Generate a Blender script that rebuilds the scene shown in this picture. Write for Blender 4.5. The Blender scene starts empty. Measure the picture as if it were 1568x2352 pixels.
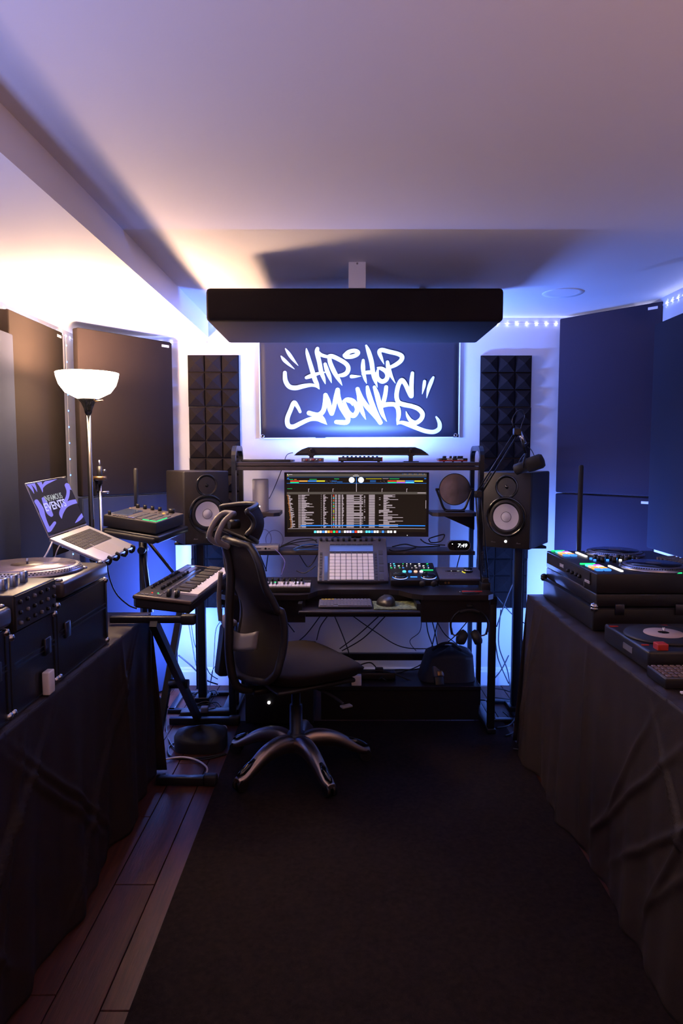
import bpy, bmesh, math, random
import numpy as np
from mathutils import Vector, Matrix, Euler
PI = math.pi
R = math.radians
random.seed(7)
sc = bpy.context.scene
col = sc.collection

# ------------------------------------------------------------------ camera, world, exposure
F, TH, CAMH = 1568.0, math.atan(129 / 1568.0), 1.43
cam = bpy.data.objects.new('camera', bpy.data.cameras.new('camera'))
col.objects.link(cam)
cam.data.sensor_fit = 'VERTICAL'
cam.data.sensor_height = 36.0
cam.data.lens = 36.0 * F / 2352.0
cam.data.clip_start = 0.02
cam.location = (0, 0, CAMH)
cam.rotation_euler = (PI / 2 - TH, 0, 0)
sc.camera = cam
sc.view_settings.view_transform = 'Standard'
sc.view_settings.look = 'None'
sc.view_settings.gamma = 1.0
sc.view_settings.exposure = 0.24
sc.cycles.use_denoising = True
sc.cycles.sample_clamp_indirect = 4.0
wd = bpy.data.worlds.new('world'); sc.world = wd; wd.use_nodes = True
wd.node_tree.nodes['Background'].inputs[0].default_value = (0.9, 0.6, 0.4, 1)
wd.node_tree.nodes['Background'].inputs[1].default_value = 0.02

def at(px, py, Y):
    """point on the plane y = Y seen at a pixel of the photograph"""
    xc, yc = (px - 784) / F, -(py - 1176) / F
    c, s = math.cos(TH), math.sin(TH)
    dy = c + yc * s
    return Vector((xc / dy * Y, Y, CAMH + (-s + yc * c) / dy * Y))
def atz(px, py, z):
    p = at(px, py, 1.0)
    return at(px, py, (z - CAMH) / (p.z - CAMH))

def lamp_area(name, loc, rot, sx, sy, power, color, parent=None, spread=PI):
    d = bpy.data.lights.new(name, 'AREA'); d.shape = 'RECTANGLE'; d.size = sx; d.size_y = sy
    d.energy = power; d.color = color; d.spread = spread
    o = bpy.data.objects.new(name, d); col.objects.link(o)
    o.location = loc; o.rotation_euler = rot
    if parent: o.parent = parent
    return o
def lamp_point(name, loc, power, color, radius=0.03, parent=None):
    d = bpy.data.lights.new(name, 'POINT'); d.energy = power; d.color = color; d.shadow_soft_size = radius
    o = bpy.data.objects.new(name, d); col.objects.link(o); o.location = loc
    if parent: o.parent = parent
    return o
P_TORCH, P_WASH, P_BAR, P_REAR = 105.0, 64.0, 31.0, 20.0
C_WARM = (1.0, 0.60, 0.36); C_STRIP = (0.42, 0.48, 1.0); C_BLUE = (0.15, 0.27, 1.0); C_WASH = (0.11, 0.24, 1.0)
# the room goes on behind the camera, where another dim warm lamp stands
lamp_area('rear_room_lamp', (1.0, -0.3, 1.2), (PI, 0, 0), 0.3, 0.3, P_REAR, (1.0, 0.50, 0.22))
# a violet lamp stands by the left wall just outside the frame
lamp_area('violet_lamp', (-1.25, 0.75, 1.15), (PI, 0, 0), 0.25, 0.25, 16.0, (0.30, 0.38, 1.0))

# ------------------------------------------------------------------ materials
MATS = {}
def mat(name, color, rough=0.5, metal=0.0, emit=None, strength=0.0, bump=0.0, bscale=200.0, var=0.0, vscale=20.0, trans=0.0, alpha=1.0, coat=0.0, spec=0.5, stretch=None):
    if name in MATS: return MATS[name]
    m = bpy.data.materials.new(name); m.use_nodes = True
    nt = m.node_tree; b = nt.nodes['Principled BSDF']
    b.inputs['Base Color'].default_value = (*color, 1); b.inputs['Roughness'].default_value = rough
    b.inputs['Metallic'].default_value = metal; b.inputs['Specular IOR Level'].default_value = spec
    if trans: b.inputs['Transmission Weight'].default_value = trans
    if alpha < 1: b.inputs['Alpha'].default_value = alpha
    if coat: b.inputs['Coat Weight'].default_value = coat
    if emit:
        b.inputs['Emission Color'].default_value = (*emit, 1); b.inputs['Emission Strength'].default_value = strength
    tc = None
    if bump or var:
        tc = nt.nodes.new('ShaderNodeTexCoord')
        mp = nt.nodes.new('ShaderNodeMapping'); nt.links.new(tc.outputs['Object'], mp.inputs[0])
        if stretch: mp.inputs['Scale'].default_value = stretch
    if bump:
        n = nt.nodes.new('ShaderNodeTexNoise'); n.inputs['Scale'].default_value = bscale; n.inputs['Detail'].default_value = 3
        bp = nt.nodes.new('ShaderNodeBump'); bp.inputs['Strength'].default_value = bump; bp.inputs['Distance'].default_value = 0.002
        nt.links.new(mp.outputs[0], n.inputs['Vector']); nt.links.new(n.outputs['Fac'], bp.inputs['Height']); nt.links.new(bp.outputs[0], b.inputs['Normal'])
    if var:
        n2 = nt.nodes.new('ShaderNodeTexNoise'); n2.inputs['Scale'].default_value = vscale; n2.inputs['Detail'].default_value = 5
        cr = nt.nodes.new('ShaderNodeValToRGB')
        cr.color_ramp.elements[0].position = 0.3; cr.color_ramp.elements[1].position = 0.7
        cr.color_ramp.elements[0].color = (*[c * (1 - var) for c in color], 1); cr.color_ramp.elements[1].color = (*[min(1, c * (1 + var)) for c in color], 1)
        nt.links.new(mp.outputs[0], n2.inputs['Vector']); nt.links.new(n2.outputs['Fac'], cr.inputs[0]); nt.links.new(cr.outputs[0], b.inputs['Base Color'])
    MATS[name] = m
    return m
WALL = mat('wall_paint', (0.74, 0.72, 0.74), 0.75, bump=0.15, bscale=90, var=0.015, vscale=3)
CEIL = mat('ceiling_paint', (0.76, 0.73, 0.74), 0.8, bump=0.12, bscale=120, var=0.012, vscale=2)
TRIM = mat('trim_paint', (0.8, 0.8, 0.82), 0.45)
WOOD = mat('dark_floor_wood', (0.06, 0.017, 0.010), 0.5, bump=0.25, bscale=30, var=0.35, vscale=10, stretch=(8, 0.6, 1), spec=0.25)
SUB = mat('subfloor', (0.01, 0.006, 0.005), 0.9)
RUG = mat('rug_pile', (0.014, 0.008, 0.0065), 0.97, bump=0.9, bscale=500, var=0.4, vscale=60, spec=0.1)
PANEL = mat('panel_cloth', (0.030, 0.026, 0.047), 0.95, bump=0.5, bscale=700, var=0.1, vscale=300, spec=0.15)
FOAM = mat('acoustic_foam', (0.014, 0.010, 0.010), 0.95, bump=0.7, bscale=350, var=0.15, vscale=90, spec=0.15)
CLOUDC = mat('cloud_cloth', (0.018, 0.013, 0.012), 0.95, bump=0.5, bscale=700, spec=0.12)
BLK = mat('black_plastic', (0.012, 0.0095, 0.009), 0.38)
BLKM = mat('matt_black', (0.014, 0.011, 0.010), 0.65, bump=0.2, bscale=300)
BLKG = mat('gloss_black', (0.008, 0.008, 0.009), 0.12, coat=0.5)
BLKS = mat('black_steel', (0.02, 0.02, 0.023), 0.35, metal=0.4)
LAMIN = mat('black_laminate', (0.015, 0.011, 0.011), 0.32, bump=0.15, bscale=250)
SHELFM = mat('shelf_laminate', (0.035, 0.026, 0.026), 0.4)
VINYL = mat('speaker_vinyl', (0.015, 0.011, 0.011), 0.5, bump=0.4, bscale=260)
BAFF = mat('speaker_baffle', (0.016, 0.012, 0.011), 0.42, bump=0.25, bscale=300)
CONE = mat('woofer_cone', (0.84, 0.78, 0.8), 0.42, bump=0.05, bscale=200)
RUBBER = mat('rubber', (0.010, 0.008, 0.008), 0.55)
MESHF = mat('chair_mesh', (0.026, 0.018, 0.016), 0.85, bump=0.9, bscale=900, var=0.3, vscale=500, spec=0.2)
CHFR = mat('chair_frame', (0.018, 0.014, 0.013), 0.45)
CHGR = mat('chair_grey_plastic', (0.2, 0.17, 0.16), 0.5)
CHROME = mat('brushed_alloy', (0.42, 0.34, 0.30), 0.38, metal=1.0, bump=0.08, bscale=200)
STEEL = mat('bright_steel', (0.6, 0.6, 0.62), 0.22, metal=1.0)
ALU = mat('aluminium', (0.62, 0.58, 0.58), 0.38, metal=0.6)
GREY = mat('mid_grey_plastic', (0.16, 0.15, 0.17), 0.5)
PGREY = mat('controller_grey', (0.085, 0.085, 0.12), 0.45, bump=0.1, bscale=200)
WHITE = mat('white_plastic', (0.85, 0.8, 0.8), 0.45)
PADW = mat('pale_pad', (0.9, 0.82, 0.85), 0.6)
PADD = mat('dark_pad', (0.045, 0.042, 0.046), 0.55)
RED = mat('red_plastic', (0.5, 0.03, 0.015), 0.4)
ORANGE = mat('orange_plastic', (0.7, 0.16, 0.03), 0.4)
CLOTH = mat('black_table_cloth', (0.020, 0.011, 0.008), 0.62, bump=0.35, bscale=500, var=0.12, vscale=30, spec=0.3)
CASE = mat('flight_case_laminate', (0.010, 0.007, 0.006), 0.4, bump=0.3, bscale=300)
EDGE = mat('case_edge', (0.09, 0.08, 0.085), 0.3, metal=0.9)
GLASS = mat('display_glass', (0.06, 0.08, 0.14), 0.12, coat=0.6)
MIRR = mat('smudged_mirror', (0.3, 0.27, 0.31), 0.24, metal=0.85, var=0.35, vscale=14, bump=0.1, bscale=30)
BANNER = mat('banner_vinyl', (0.017, 0.014, 0.022), 0.55, bump=0.15, bscale=40)
PAINT = mat('banner_lettering', (0.88, 0.88, 0.9), 0.5)
CABLE = mat('black_cable', (0.01, 0.01, 0.011), 0.45)
BCABLE = mat('blue_cable', (0.03, 0.12, 0.5), 0.45)
GCABLE = mat('grey_cable', (0.35, 0.3, 0.33), 0.5)
PLATT = mat('platter_vinyl', (0.5, 0.4, 0.43), 0.2, metal=0.3, coat=0.5)
PLRIM = mat('platter_rim', (0.55, 0.52, 0.56), 0.25, metal=0.9)
LABELD = mat('dark_record_label', (0.05, 0.025, 0.02), 0.4)
PADMAT = mat('mouse_mat_green', (0.16, 0.19, 0.08), 0.8, var=0.8, vscale=70, bump=0.2)
BROWN = mat('brass_trim', (0.3, 0.18, 0.08), 0.35, metal=0.9)
def glow(name, c, s): return mat('glow_' + name, tuple(0.2 * v for v in c), 0.6, emit=c, strength=s, spec=0.1)
GW = glow('white', (1, 0.97, 0.95), 1.2); GWH = glow('white_led', (0.95, 0.97, 1), 9.0); GG = glow('green', (0.02, 0.8, 0.22), 1.1)
GB = glow('blue', (0.05, 0.25, 1.0), 1.3); GC = glow('cyan', (0.1, 0.7, 1.0), 1.3); GO = glow('orange', (1.0, 0.4, 0.08), 1.2)
GR = glow('red', (0.95, 0.06, 0.03), 1.0); GP = glow('purple', (0.6, 0.15, 0.9), 1.0); GY = glow('yellow', (0.95, 0.85, 0.05), 1.0)
GPK = glow('pale_violet', (0.7, 0.6, 1.0), 1.2); GSAL = glow('salmon', (1.0, 0.5, 0.35), 1.1)
DIODE = glow('strip_diode', (0.55, 0.60, 1.0), 80.0)
BARD = glow('bar_diode', (0.1, 0.3, 1.0), 6.0); BARR = glow('bar_diode_magenta', (0.9, 0.05, 0.5), 0.7)
SCR_BG = glow('screen_black', (0.013, 0.008, 0.006), 1.0); SCR_G = glow('screen_grey', (0.085, 0.07, 0.06), 1.0); SCR_T = glow('screen_text', (0.55, 0.45, 0.5), 1.0)
SCR_B = glow('screen_blue', (0.02, 0.2, 0.75), 1.0); SCR_NAVY = glow('screen_navy', (0.02, 0.09, 0.28), 1.0); SCR_V = glow('laptop_violet', (0.16, 0.15, 0.62), 1.0)
SCR_O = glow('screen_orange', (0.75, 0.28, 0.08), 1.0); LT_T = glow('laptop_text', (0.3, 0.34, 0.36), 1.0); LT_G = glow('laptop_text_bright', (0.4, 0.42, 0.8), 1.0)

# ------------------------------------------------------------------ mesh helpers
class MB:
    def __init__(s): s.bm = bmesh.new(); s.mats = []
    def mi(s, m):
        if m not in s.mats: s.mats.append(m)
        return s.mats.index(m)
    def _fin(s, faces, m, M=None, smooth=False):
        i = s.mi(m)
        for f in faces: f.material_index = i; f.smooth = smooth
        return faces
    def box(s, c, d, m, rot=None, bev=0.0, seg=2, M=None):
        t = bmesh.new(); bmesh.ops.create_cube(t, size=1.0)
        bmesh.ops.scale(t, vec=Vector(d), verts=t.verts)
        if bev: bmesh.ops.bevel(t, geom=t.edges[:], offset=min(bev, min(d) * 0.49), segments=seg, affect='EDGES', profile=0.5)
        X = Matrix.Translation(Vector(c)) @ (Euler(rot).to_matrix().to_4x4() if rot else Matrix())
        if M: X = M @ X
        return s.merge(t, m, X, bev > 0 and seg > 1)
    def merge(s, t, m, X=None, smooth=False):
        vs = [s.bm.verts.new(X @ v.co if X else v.co) for v in t.verts]
        t.verts.index_update(); i = s.mi(m)
        for f in t.faces:
            try: nf = s.bm.faces.new([vs[v.index] for v in f.verts])
            except ValueError: continue
            nf.material_index = i; nf.smooth = smooth
        t.free(); return s
    def cyl(s, p0, p1, r0, m, r1=None, n=16, cap=True, smooth=True):
        p0, p1 = Vector(p0), Vector(p1); r1 = r0 if r1 is None else r1
        return s.loft([p0, p1], [r0, r1], m, n, cap, smooth)
    def loft(s, pts, rad, m, n=10, cap=True, smooth=True):
        pts = [Vector(p) for p in pts]; rings = []; i = s.mi(m); up = None
        for k, p in enumerate(pts):
            t = (pts[min(k + 1, len(pts) - 1)] - pts[max(k - 1, 0)])
            if t.length < 1e-9: t = Vector((0, 0, 1))
            t.normalize()
            if up is None: up = t.orthogonal().normalized()
            up = (up - t * up.dot(t))
            if up.length < 1e-6: up = t.orthogonal()
            up.normalize(); w = t.cross(up); r = rad[k] if isinstance(rad, (list, tuple)) else rad
            rings.append([s.bm.verts.new(p + (up * math.cos(a) + w * math.sin(a)) * r) for a in [2 * PI * j / n for j in range(n)]])
        for a, b in zip(rings, rings[1:]):
            for j in range(n):
                f = s.bm.faces.new((a[j], a[(j + 1) % n], b[(j + 1) % n], b[j])); f.material_index = i; f.smooth = smooth
        if cap:
            for r_ in (rings[0][::-1], rings[-1]):
                f = s.bm.faces.new(r_); f.material_index = i
        return s
    def tube(s, pts, r, m, n=8, sub=6, closed=False):
        return s.loft(catmull(pts, sub, closed), r, m, n)
    def lathe(s, prof, m, c=(0, 0, 0), axis=None, n=32, smooth=True, M=None):
        i = s.mi(m); rings = []; X = Matrix.Translation(Vector(c))
        if axis is not None: X = X @ Vector((0, 0, 1)).rotation_difference(Vector(axis)).to_matrix().to_4x4()
        if M: X = M @ X
        for r, z in prof:
            rings.append([s.bm.verts.new(X @ Vector((r * math.cos(2 * PI * j / n), r * math.sin(2 * PI * j / n), z))) for j in range(n)] if r > 1e-6 else [s.bm.verts.new(X @ Vector((0, 0, z)))])
        for a, b in zip(rings, rings[1:]):
            if len(a) == 1 and len(b) == 1: continue
            for j in range(n):
                if len(a) == 1: f = s.bm.faces.new((a[0], b[(j + 1) % n], b[j]))
                elif len(b) == 1: f = s.bm.faces.new((a[j], a[(j + 1) % n], b[0]))
                else: f = s.bm.faces.new((a[j], a[(j + 1) % n], b[(j + 1) % n], b[j]))
                f.material_index = i; f.smooth = smooth
        return s
    def poly(s, pts, m):
        f = s.bm.faces.new([s.bm.verts.new(Vector(p)) for p in pts]); f.material_index = s.mi(m); return s
    def prism(s, pts, off, m, smooth=False):
        """polygon pts (3d, planar) extruded by vector off"""
        off = Vector(off); a = [s.bm.verts.new(Vector(p)) for p in pts]; b = [s.bm.verts.new(Vector(p) + off) for p in pts]; i = s.mi(m)
        fs = [s.bm.faces.new(a[::-1]), s.bm.faces.new(b)]
        for j in range(len(a)): fs.append(s.bm.faces.new((a[j], a[(j + 1) % len(a)], b[(j + 1) % len(a)], b[j])))
        for f in fs: f.material_index = i
        return s
    def grid(s, fn, nu, nv, m, smooth=True):
        V = [[s.bm.verts.new(Vector(fn(u / nu, v / nv))) for v in range(nv + 1)] for u in range(nu + 1)]; i = s.mi(m)
        for u in range(nu):
            for v in range(nv):
                f = s.bm.faces.new((V[u][v], V[u + 1][v], V[u + 1][v + 1], V[u][v + 1])); f.material_index = i; f.smooth = smooth
        return s
    def done(s, name, parent=None, kind=None, thick=0.0, label=None):
        bmesh.ops.recalc_face_normals(s.bm, faces=s.bm.faces)
        me = bpy.data.meshes.new(name); s.bm.to_mesh(me); s.bm.free()
        for m in s.mats: me.materials.append(m)
        o = bpy.data.objects.new(name, me); col.objects.link(o)
        if parent: o.parent = parent
        if kind: o['kind'] = kind
        if label: o['label'] = label
        if thick:
            md = o.modifiers.new('solid', 'SOLIDIFY'); md.thickness = thick; md.offset = 0
        return o
def catmull(P, sub=6, closed=False):
    P = [Vector(p) for p in P]; n = len(P)
    if n < 3: return P
    out = []
    for i in range(n if closed else n - 1):
        g = (lambda k: P[k % n]) if closed else (lambda k: P[max(0, min(n - 1, k))])
        a, b, c, d = g(i - 1), g(i), g(i + 1), g(i + 2)
        for k in range(sub):
            t = k / sub
            out.append(0.5 * ((2 * b) + (c - a) * t + (2 * a - 5 * b + 4 * c - d) * t * t + (-a + 3 * b - 3 * c + d) * t ** 3))
    out.append(P[0] if closed else P[-1])
    return out
def thing(name, label, cat, loc=(0, 0, 0), rot=(0, 0, 0), group=None, order=None):
    o = bpy.data.objects.new(name, None); col.objects.link(o); o.empty_display_size = 0.05
    o.location = loc
    if order: o.rotation_mode = order
    o.rotation_euler = rot; o['label'] = label; o['category'] = cat
    if group: o['group'] = group
    return o
def tag(o, label, cat, group=None):
    o['label'] = label; o['category'] = cat
    if group: o['group'] = group
    return o
def dup(o, loc=None, rot=None, parent=None, label=None):
    c = o.copy(); col.objects.link(c)
    if parent is not None: c.parent = parent
    if loc is not None: c.location = loc
    if rot is not None: c.rotation_euler = rot
    if label: c['label'] = label
    for ch in o.children: dup(ch, parent=c)
    return c
def text(name, s, size, m, M, parent=None, width=None, bold=0.0, shear=0.0, label=None, thick=0.0004):
    """lettering laid on a surface; M maps the text plane (x right, y up) into the parent's space"""
    cu = bpy.data.curves.new(name, 'FONT'); cu.body = s; cu.size = size; cu.align_x = 'CENTER'; cu.align_y = 'CENTER'
    cu.offset = bold; cu.shear = shear; cu.extrude = thick; cu.resolution_u = 3
    t = bpy.data.objects.new(name + '_tmp', cu); col.objects.link(t)
    bpy.context.view_layer.update()
    me = bpy.data.meshes.new_from_object(t.evaluated_get(bpy.context.evaluated_depsgraph_get()))
    bpy.data.objects.remove(t); bpy.data.curves.remove(cu)
    if width:
        xs = [v.co.x for v in me.vertices]; k = width / max(1e-6, max(xs) - min(xs))
        for v in me.vertices: v.co.x *= k
    me.transform(M); me.materials.clear(); me.materials.append(m)
    o = bpy.data.objects.new(name, me); me.name = name; col.objects.link(o)
    if parent: o.parent = parent
    if label: o['label'] = label
    return o
def frame(o, x, y):
    """matrix with origin o, text x axis x, text y axis y"""
    x = Vector(x).normalized(); y = Vector(y).normalized(); z = x.cross(y)
    return Matrix(((x.x, y.x, z.x, o[0]), (x.y, y.y, z.y, o[1]), (x.z, y.z, z.z, o[2]), (0, 0, 0, 1)))
FRONT = lambda o: frame(o, (1, 0, 0), (0, 0, 1))
TOP = lambda o: frame(o, (1, 0, 0), (0, 1, 0))
def cable(name, pts, r, m, label, cat='cable', group=None, sub=8):
    b = MB(); b.tube(pts, r, m, 6, sub); return tag(b.done(name), label, cat, group)
def sbox(name, c, d, m, parent=None, bev=0.003, rot=None, kind=None, label=None):
    return MB().box(c, d, m, rot, bev).done(name, parent, kind, label=label)

# ------------------------------------------------------------------ the room
XL, XR, YB, YN, ZC, ZS, XS = -1.57, 1.68, 4.18, -2.6, 2.256, 2.14, -0.80
sub = MB().box(((XL + XR) / 2, (YB + YN) / 2, -0.06), (XR - XL + 0.4, YB - YN + 0.4, 0.08), SUB).done('floor', kind='structure')
PW = 0.135
pl = {}
for i in range(25):
    y = YN + random.uniform(-0.9, 0)
    while y < YB:
        L = random.choice((0.9, 1.2, 1.5)); x0, y0, y1 = XL + i * PW, max(y, YN), min(y + L, YB); y += L
        if y1 - y0 < 0.05 or x0 > XR: continue
        if y1 < 0.9: continue                                   # the camera sees no floor nearer than this
        w = min(PW, XR - x0) - 0.003
        pk = MB(); pk.box((x0 + w / 2 + 0.0015, (y0 + y1) / 2, -0.0105), (w, y1 - y0 - 0.003, 0.021), WOOD, bev=0.0015, seg=1)
        pk.done('plank', sub)
MB().box(((XL + XR) / 2, (0.9 + YN) / 2 - 0.1, -0.0105), (XR - XL, 0.9 - YN + 0.2, 0.02), WOOD).done('planking', sub, 'stuff').location.z = -0.0005
MB().box(((XL + XR) / 2, YB + 0.05, 1.2), (XR - XL + 0.2, 0.1, 2.5), WALL).done('wall_back', kind='structure')
MB().box((XL - 0.05, (YB + YN) / 2, 1.2), (0.1, YB - YN, 2.5), WALL).done('wall_left', kind='structure')
MB().box((XR + 0.05, (YB + YN) / 2, 1.2), (0.1, YB - YN, 2.5), WALL).done('wall_right', kind='structure')
MB().box(((XL + XR) / 2, YN - 0.05, 1.2), (XR - XL + 0.2, 0.1, 2.5), WALL).done('wall_front', kind='structure')
ce = MB(); ce.box(((XS + XR) / 2 + 0.05, (YB + YN) / 2, ZC + 0.05), (XR - XS + 0.1, YB - YN, 0.1), CEIL)
ce.done('ceiling', kind='structure')
sf = MB(); sf.box(((XL + XS) / 2 - 0.01, (YB + YN) / 2, (ZS + ZC + 0.1) / 2), (XS - XL + 0.02, YB - YN, ZC + 0.1 - ZS), CEIL)
sf.done('ceiling_soffit', kind='structure')
def baseboard(name, p0, p1, nrm):
    p0, p1, nrm = Vector(p0), Vector(p1), Vector(nrm); b = MB()
    prof = [(0, 0), (0.016, 0), (0.016, 0.085), (0.011, 0.095), (0.009, 0.105), (0.004, 0.112), (0, 0.112)]
    b.prism([p0 + nrm * a + Vector((0, 0, h)) for a, h in prof], p1 - p0, TRIM)
    return b.done(name, kind='structure')
baseboard('baseboard_back', (XL, YB, 0), (XR, YB, 0), (0, -1, 0))
baseboard('baseboard_left', (XL, YN, 0), (XL, YB - 0.017, 0), (1, 0, 0))
baseboard('baseboard_right', (XR, YN, 0), (XR, YB - 0.017, 0), (-1, 0, 0))
# recessed ceiling light, switched off
dl = thing('recessed_downlight', 'round white recessed ceiling light, switched off, right of the hanging panel', 'ceiling light', (1.125, 3.55, ZC))
MB().lathe([(0.074, 0.0), (0.1, -0.004), (0.102, 0.0), (0.1, 0.002), (0.074, 0.004)], TRIM, n=48).done('trim_ring', dl)
MB().lathe([(0.0, 0.0005), (0.074, 0.0005)], mat('downlight_lens', (0.45, 0.45, 0.5), 0.3), n=40).done('lens', dl)

# ------------------------------------------------------------------ LED strips under the ceiling
def strip(name, pts, nrm, label, lampn, spacing=0.0585, dm=None):
    dm = dm or DIODE
    """adhesive strip with diodes; nrm = direction the diodes face"""
    t = thing(name, label, 'light strip', (0, 0, 0), group=None)
    tape, di = MB(), MB(); nrm = Vector(nrm)
    for a, b_ in zip(pts, pts[1:]):
        a, b_ = Vector(a), Vector(b_); L = (b_ - a).length; d = (b_ - a) / L; w = d.cross(nrm).normalized()
        tape.prism([a - w * 0.005, a + w * 0.005, a + w * 0.005 + nrm * 0.0015, a - w * 0.005 + nrm * 0.0015], b_ - a, WHITE)
        n = max(1, int(L / spacing))
        for k in range(n):
            p = a + d * (k + 0.5) * L / n + nrm * 0.0035
            q = [p - d * 0.0035 - w * 0.0035, p + d * 0.0035 - w * 0.0035, p + d * 0.0035 + w * 0.0035, p - d * 0.0035 + w * 0.0035]
            di.prism([v - nrm * 0.002 for v in q], nrm * 0.003, dm)
    tape.done('tape', t); di.done('diode', t, 'stuff')
    return t
strip('led_strip', [(XS + 0.004, YB - 0.001, ZC - 0.035), (XR - 0.01, YB - 0.001, ZC - 0.035)], (0, -1, 0), 'lit strip of small white lights along the back wall right of the black hanging panel', None)
strip('led_strip', [(XS - 0.006, YB - 0.001, ZC - 0.05), (XS - 0.006, YB - 0.001, ZS - 0.03), (XL + 0.01, YB - 0.001, ZS - 0.03)], (0, -1, 0), 'lit strip of small white lights on the back wall under the lower ceiling at left', None)
strip('led_strip', [(XL + 0.001, YB - 0.02, ZS - 0.03), (XL + 0.001, 0.2, ZS - 0.03)], (1, 0, 0), 'lit strip of small bluish lights running along the top of the left wall', None)
strip('led_strip', [(XR - 0.001, YB - 0.02, ZC - 0.04), (XR - 0.001, 0.2, ZC - 0.04)], (-1, 0, 0), 'lit strip of small white lights along the top of the right wall', None)
strip('led_strip', [(XL + 0.03, YB - 0.30, ZS - 0.05), (XL + 0.03, YB - 0.30, 0.1)], (1, 0, 0), 'upright strip of small blue lights in the left corner behind the tall panel', None, 0.09, BARD)

# ------------------------------------------------------------------ wall-mounted acoustic panels
LAMPLITP = mat('lamplit_panel_cloth', (0.011, 0.007, 0.0055), 0.95, bump=0.5, bscale=700, var=0.1, vscale=300, spec=0.15)  # charcoal cloth with the floor lamp's brown light put into its colour
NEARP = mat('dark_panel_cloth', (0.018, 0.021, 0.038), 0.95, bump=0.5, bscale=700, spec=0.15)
LCP = mat('lamplit_corner_cloth', (0.015, 0.010, 0.010), 0.95, bump=0.5, bscale=700, spec=0.15)  # upper corner panel's charcoal cloth, warm brown lamplight mixed into the colour
def panel(p0, p1, z0, z1, th, label, group=None, tagside=None, m=PANEL):
    """box panel whose face runs from p0 to p1 (xy), room side on the right-hand normal"""
    p0, p1 = Vector((*p0, 0)), Vector((*p1, 0)); d = (p1 - p0); L = d.length; ang = math.atan2(d.y, d.x)
    t = thing('acoustic_panel', label, 'acoustic panel', (p0.x, p0.y, z0), (0, 0, ang), group)
    MB().box((L / 2, th / 2, (z1 - z0) / 2), (L, th, z1 - z0), m, bev=0.008, seg=3).done('fabric_cover', t)
    MB().box((L / 2, th + 0.004, (z1 - z0) / 2), (L - 0.05, 0.008, z1 - z0 - 0.05), BLKM).done('backing_frame', t)
    if tagside:
        x = L - 0.05 if tagside > 0 else 0.05
        MB().box((x, -0.0012, z1 - z0 - 0.028), (0.052, 0.0024, 0.014), WHITE, bev=0.001, seg=1).done('maker_tag', t, label='small white label')
    return t
# left corner (faces into the room), wall left, and their counterparts
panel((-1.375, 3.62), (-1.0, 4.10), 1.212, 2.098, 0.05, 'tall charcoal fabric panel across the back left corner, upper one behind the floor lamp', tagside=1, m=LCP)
panel((-1.375, 3.62), (-1.0, 4.10), 0.02, 1.206, 0.05, 'charcoal fabric panel across the back left corner, lower one behind the synthesizer', None, m=mat('bluelit_lower_cloth', (0.018, 0.024, 0.055), 0.95, bump=0.5, bscale=700, spec=0.15))  # same cloth as the upper panel, blue bar light mixed into its colour
panel((-1.515, 3.17), (-1.515, 3.78), 0.90, 2.098, 0.05, 'charcoal fabric panel on the left wall lit brown by the floor lamp', tagside=1, m=LAMPLITP)
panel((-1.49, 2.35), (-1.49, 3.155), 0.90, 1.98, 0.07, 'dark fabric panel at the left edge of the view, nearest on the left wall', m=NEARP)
panel((1.284, 4.10), (1.675, 3.64), 1.212, 2.235, 0.05, 'tall dark fabric panel across the back right corner, upper one', tagside=1)
panel((1.284, 4.10), (1.675, 3.64), 0.02, 1.206, 0.05, 'dark fabric panel across the back right corner, lower one', tagside=1)
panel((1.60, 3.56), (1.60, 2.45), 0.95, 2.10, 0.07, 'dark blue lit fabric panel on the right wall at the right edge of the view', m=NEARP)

# foam tiles: 3 x 3 pyramids each
def foam_mesh():
    b = MB(); s, n = 0.3065, 3; c = s / n
    b.box((s / 2, -0.006, s / 2), (s, 0.012, s), FOAM)
    for i in range(n):
        for j in range(n):
            x, z = i * c, j * c; g = 0.004
            base = [(x + g, -0.012, z + g), (x + c - g, -0.012, z + g), (x + c - g, -0.012, z + c - g), (x + g, -0.012, z + c - g)]
            mid = [(x + g, -0.022, z + g), (x + c - g, -0.022, z + g), (x + c - g, -0.022, z + c - g), (x + g, -0.022, z + c - g)]
            for k in range(4): b.poly([base[k], base[(k + 1) % 4], mid[(k + 1) % 4], mid[k]], FOAM)
            for k in range(4): b.poly([mid[k], mid[(k + 1) % 4], (x + c / 2, -0.052, z + c / 2)], FOAM)
    return b
foam0 = foam_mesh().done('foam_tile')
ords = ['topmost', 'second from the top', 'middle', 'second from the bottom', 'lowest']
for side, (xf, ztop, nm) in enumerate(((-0.925, 2.035, 'left'), (0.838, 2.033, 'right'))):
    for k in range(5):
        o = foam0 if side == 0 and k == 0 else foam0.copy()
        if o is not foam0: col.objects.link(o)
        o.location = (xf + 0.002 * (k % 2), YB - 0.001, ztop - (k + 1) * 0.3085)
        tag(o, f'black foam tile, {ords[k]} of the column {nm} of the banner', 'foam tile', 'pyramid foam tiles beside the banner')

# ------------------------------------------------------------------ hanging ceiling panel ("cloud")
cl = thing('hanging_acoustic_panel', 'large black fabric panel hanging flat below the ceiling over the desk', 'acoustic panel', (0.057, 3.265, 2.004))
MB().box((0, 0, 0.071), (1.275, 0.57, 0.142), CLOUDC, bev=0.018, seg=3).done('fabric_cover', cl)
MB().box((0.01, -0.235, 0.197), (0.074, 0.075, 0.11), TRIM, bev=0.002, seg=1).done('wooden_hanger', cl, label='white painted wooden block up to the ceiling')
MB().cyl((0.01, -0.275, 0.244), (0.01, -0.27, 0.244), 0.004, STEEL).done('screw', cl)
MB().box((0.34, 0.2, 0.197), (0.03, 0.03, 0.11), TRIM).done('rear_hanger', cl)

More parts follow.
